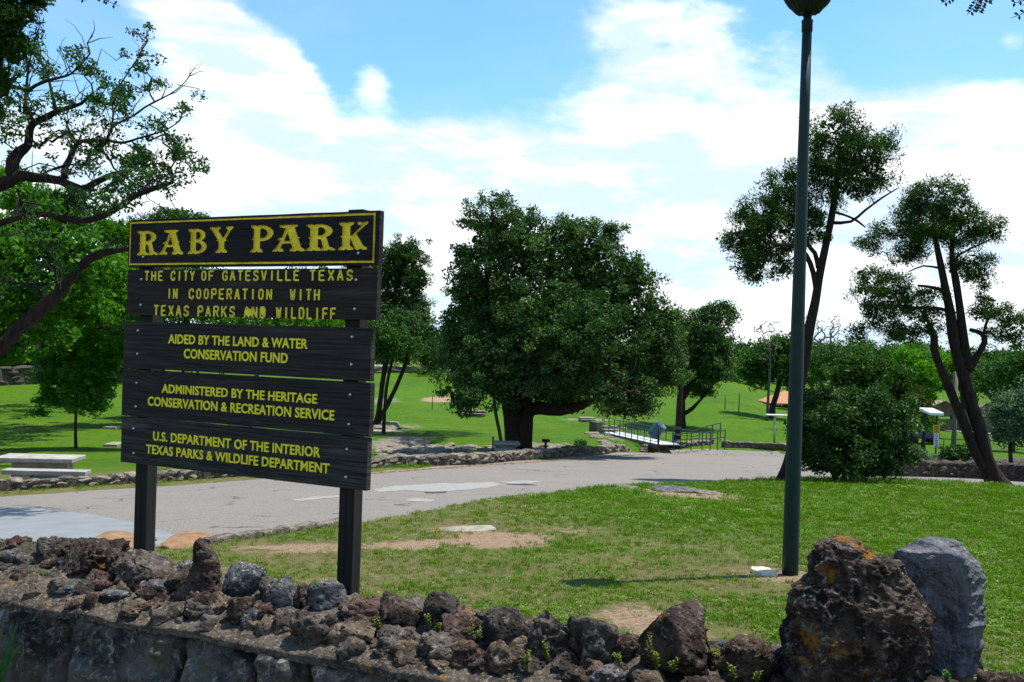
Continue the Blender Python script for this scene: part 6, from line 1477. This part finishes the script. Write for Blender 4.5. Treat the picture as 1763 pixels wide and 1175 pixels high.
for nm, arr in (('gd', den), ('gs', scl)):
    a = me.attributes.new(nm, 'FLOAT', 'POINT'); a.data.foreach_set('value', arr.ravel().astype(np.float32))
me.materials.append(GM)
go = tag(link('grass', me), 'short weedy lawn grass between the wall and the road', 'grass', kind='stuff')
ng = bpy.data.node_groups.new('grass_scatter', 'GeometryNodeTree')
ng.interface.new_socket('Geometry', in_out='INPUT', socket_type='NodeSocketGeometry'); ng.interface.new_socket('Geometry', in_out='OUTPUT', socket_type='NodeSocketGeometry')
t = NT(ng); gi = t.n('NodeGroupInput'); gout = t.n('NodeGroupOutput')
na = t.n('GeometryNodeInputNamedAttribute', {'Name': 'gd'}, data_type='FLOAT'); ns_ = t.n('GeometryNodeInputNamedAttribute', {'Name': 'gs'}, data_type='FLOAT')
dp = t.n('GeometryNodeDistributePointsOnFaces', {'Mesh': gi.outputs[0], 'Density': na.outputs[0], 'Seed': 3}, distribute_method='RANDOM')
ci = t.n('GeometryNodeCollectionInfo', {'Collection': src, 'Separate Children': True, 'Reset Children': True})
rv = t.n('FunctionNodeRandomValue', data_type='FLOAT_VECTOR'); rv.inputs[0].default_value = (-.15, -.15, 0); rv.inputs[1].default_value = (.15, .15, 6.28)
rs_ = t.n('FunctionNodeRandomValue', data_type='FLOAT'); rs_.inputs[2].default_value = .55; rs_.inputs[3].default_value = 1.35
iop = t.n('GeometryNodeInstanceOnPoints', {'Points': dp.outputs[0], 'Instance': ci.outputs[0], 'Pick Instance': True, 'Rotation': rv.outputs[0]})
t.link(t.math('MULTIPLY', rs_.outputs[1], ns_.outputs[0]) if False else t.n('ShaderNodeMath', {0: rs_.outputs[1], 1: ns_.outputs[0]}, operation='MULTIPLY').outputs[0], iop.inputs['Scale'])
t.link(iop.outputs[0], gout.inputs[0])
md = go.modifiers.new('grass', 'NODES'); md.node_group = ng

# ------------------------------------------------------------ fallen leaves along the road wall and on the lawn
LITTER = leaf_mat('fallen_leaf', (.10, .045, .02), (.20, .10, .05), (.33, .22, .12), .05)
Q = []
def litter(p, L):
    a = random.uniform(0, 6.28); d = Vector((math.cos(a), math.sin(a), random.uniform(-.3, .3)))*L; e = Vector((-math.sin(a), math.cos(a), random.uniform(-.3, .3)))*L*.5
    Q.extend([p-d, p+e, p+d, p-e])
anch = [Pg(px, np.interp(px, [480, 640, 800, 960, 1120, 1225], [822, 811, 800, 790, 779, 771])) for px in range(480, 1226, 15)]
for k in range(2600):
    f = random.random()*(len(anch)-1.001); a = anch[int(f)]; b = anch[int(f)+1]; q = a.lerp(b, f-int(f)); q.y -= abs(random.gauss(0, .25))+.1; q.x += abs(random.gauss(0, .12)); litter(Vector((q.x, q.y, g(q.x, q.y)-.03)), random.uniform(.02, .05))
for k in range(260):
    px = random.uniform(620, 1763); py = random.uniform(850, 1100); c = Pg(px, py)
    if road_sd(np.array([c.x]), np.array([c.y]))[0] < 0: litter(c+Vector((0, 0, .02)), random.uniform(.008, .018))
qa = np.array([tuple(v) for v in Q]); tag(link('leaf_litter', quads_mesh('leaf_litter', qa, LITTER, rng.random(len(qa)//4))), 'dry brown leaves gathered along the road wall and scattered on the lawn', 'leaves', kind='stuff')
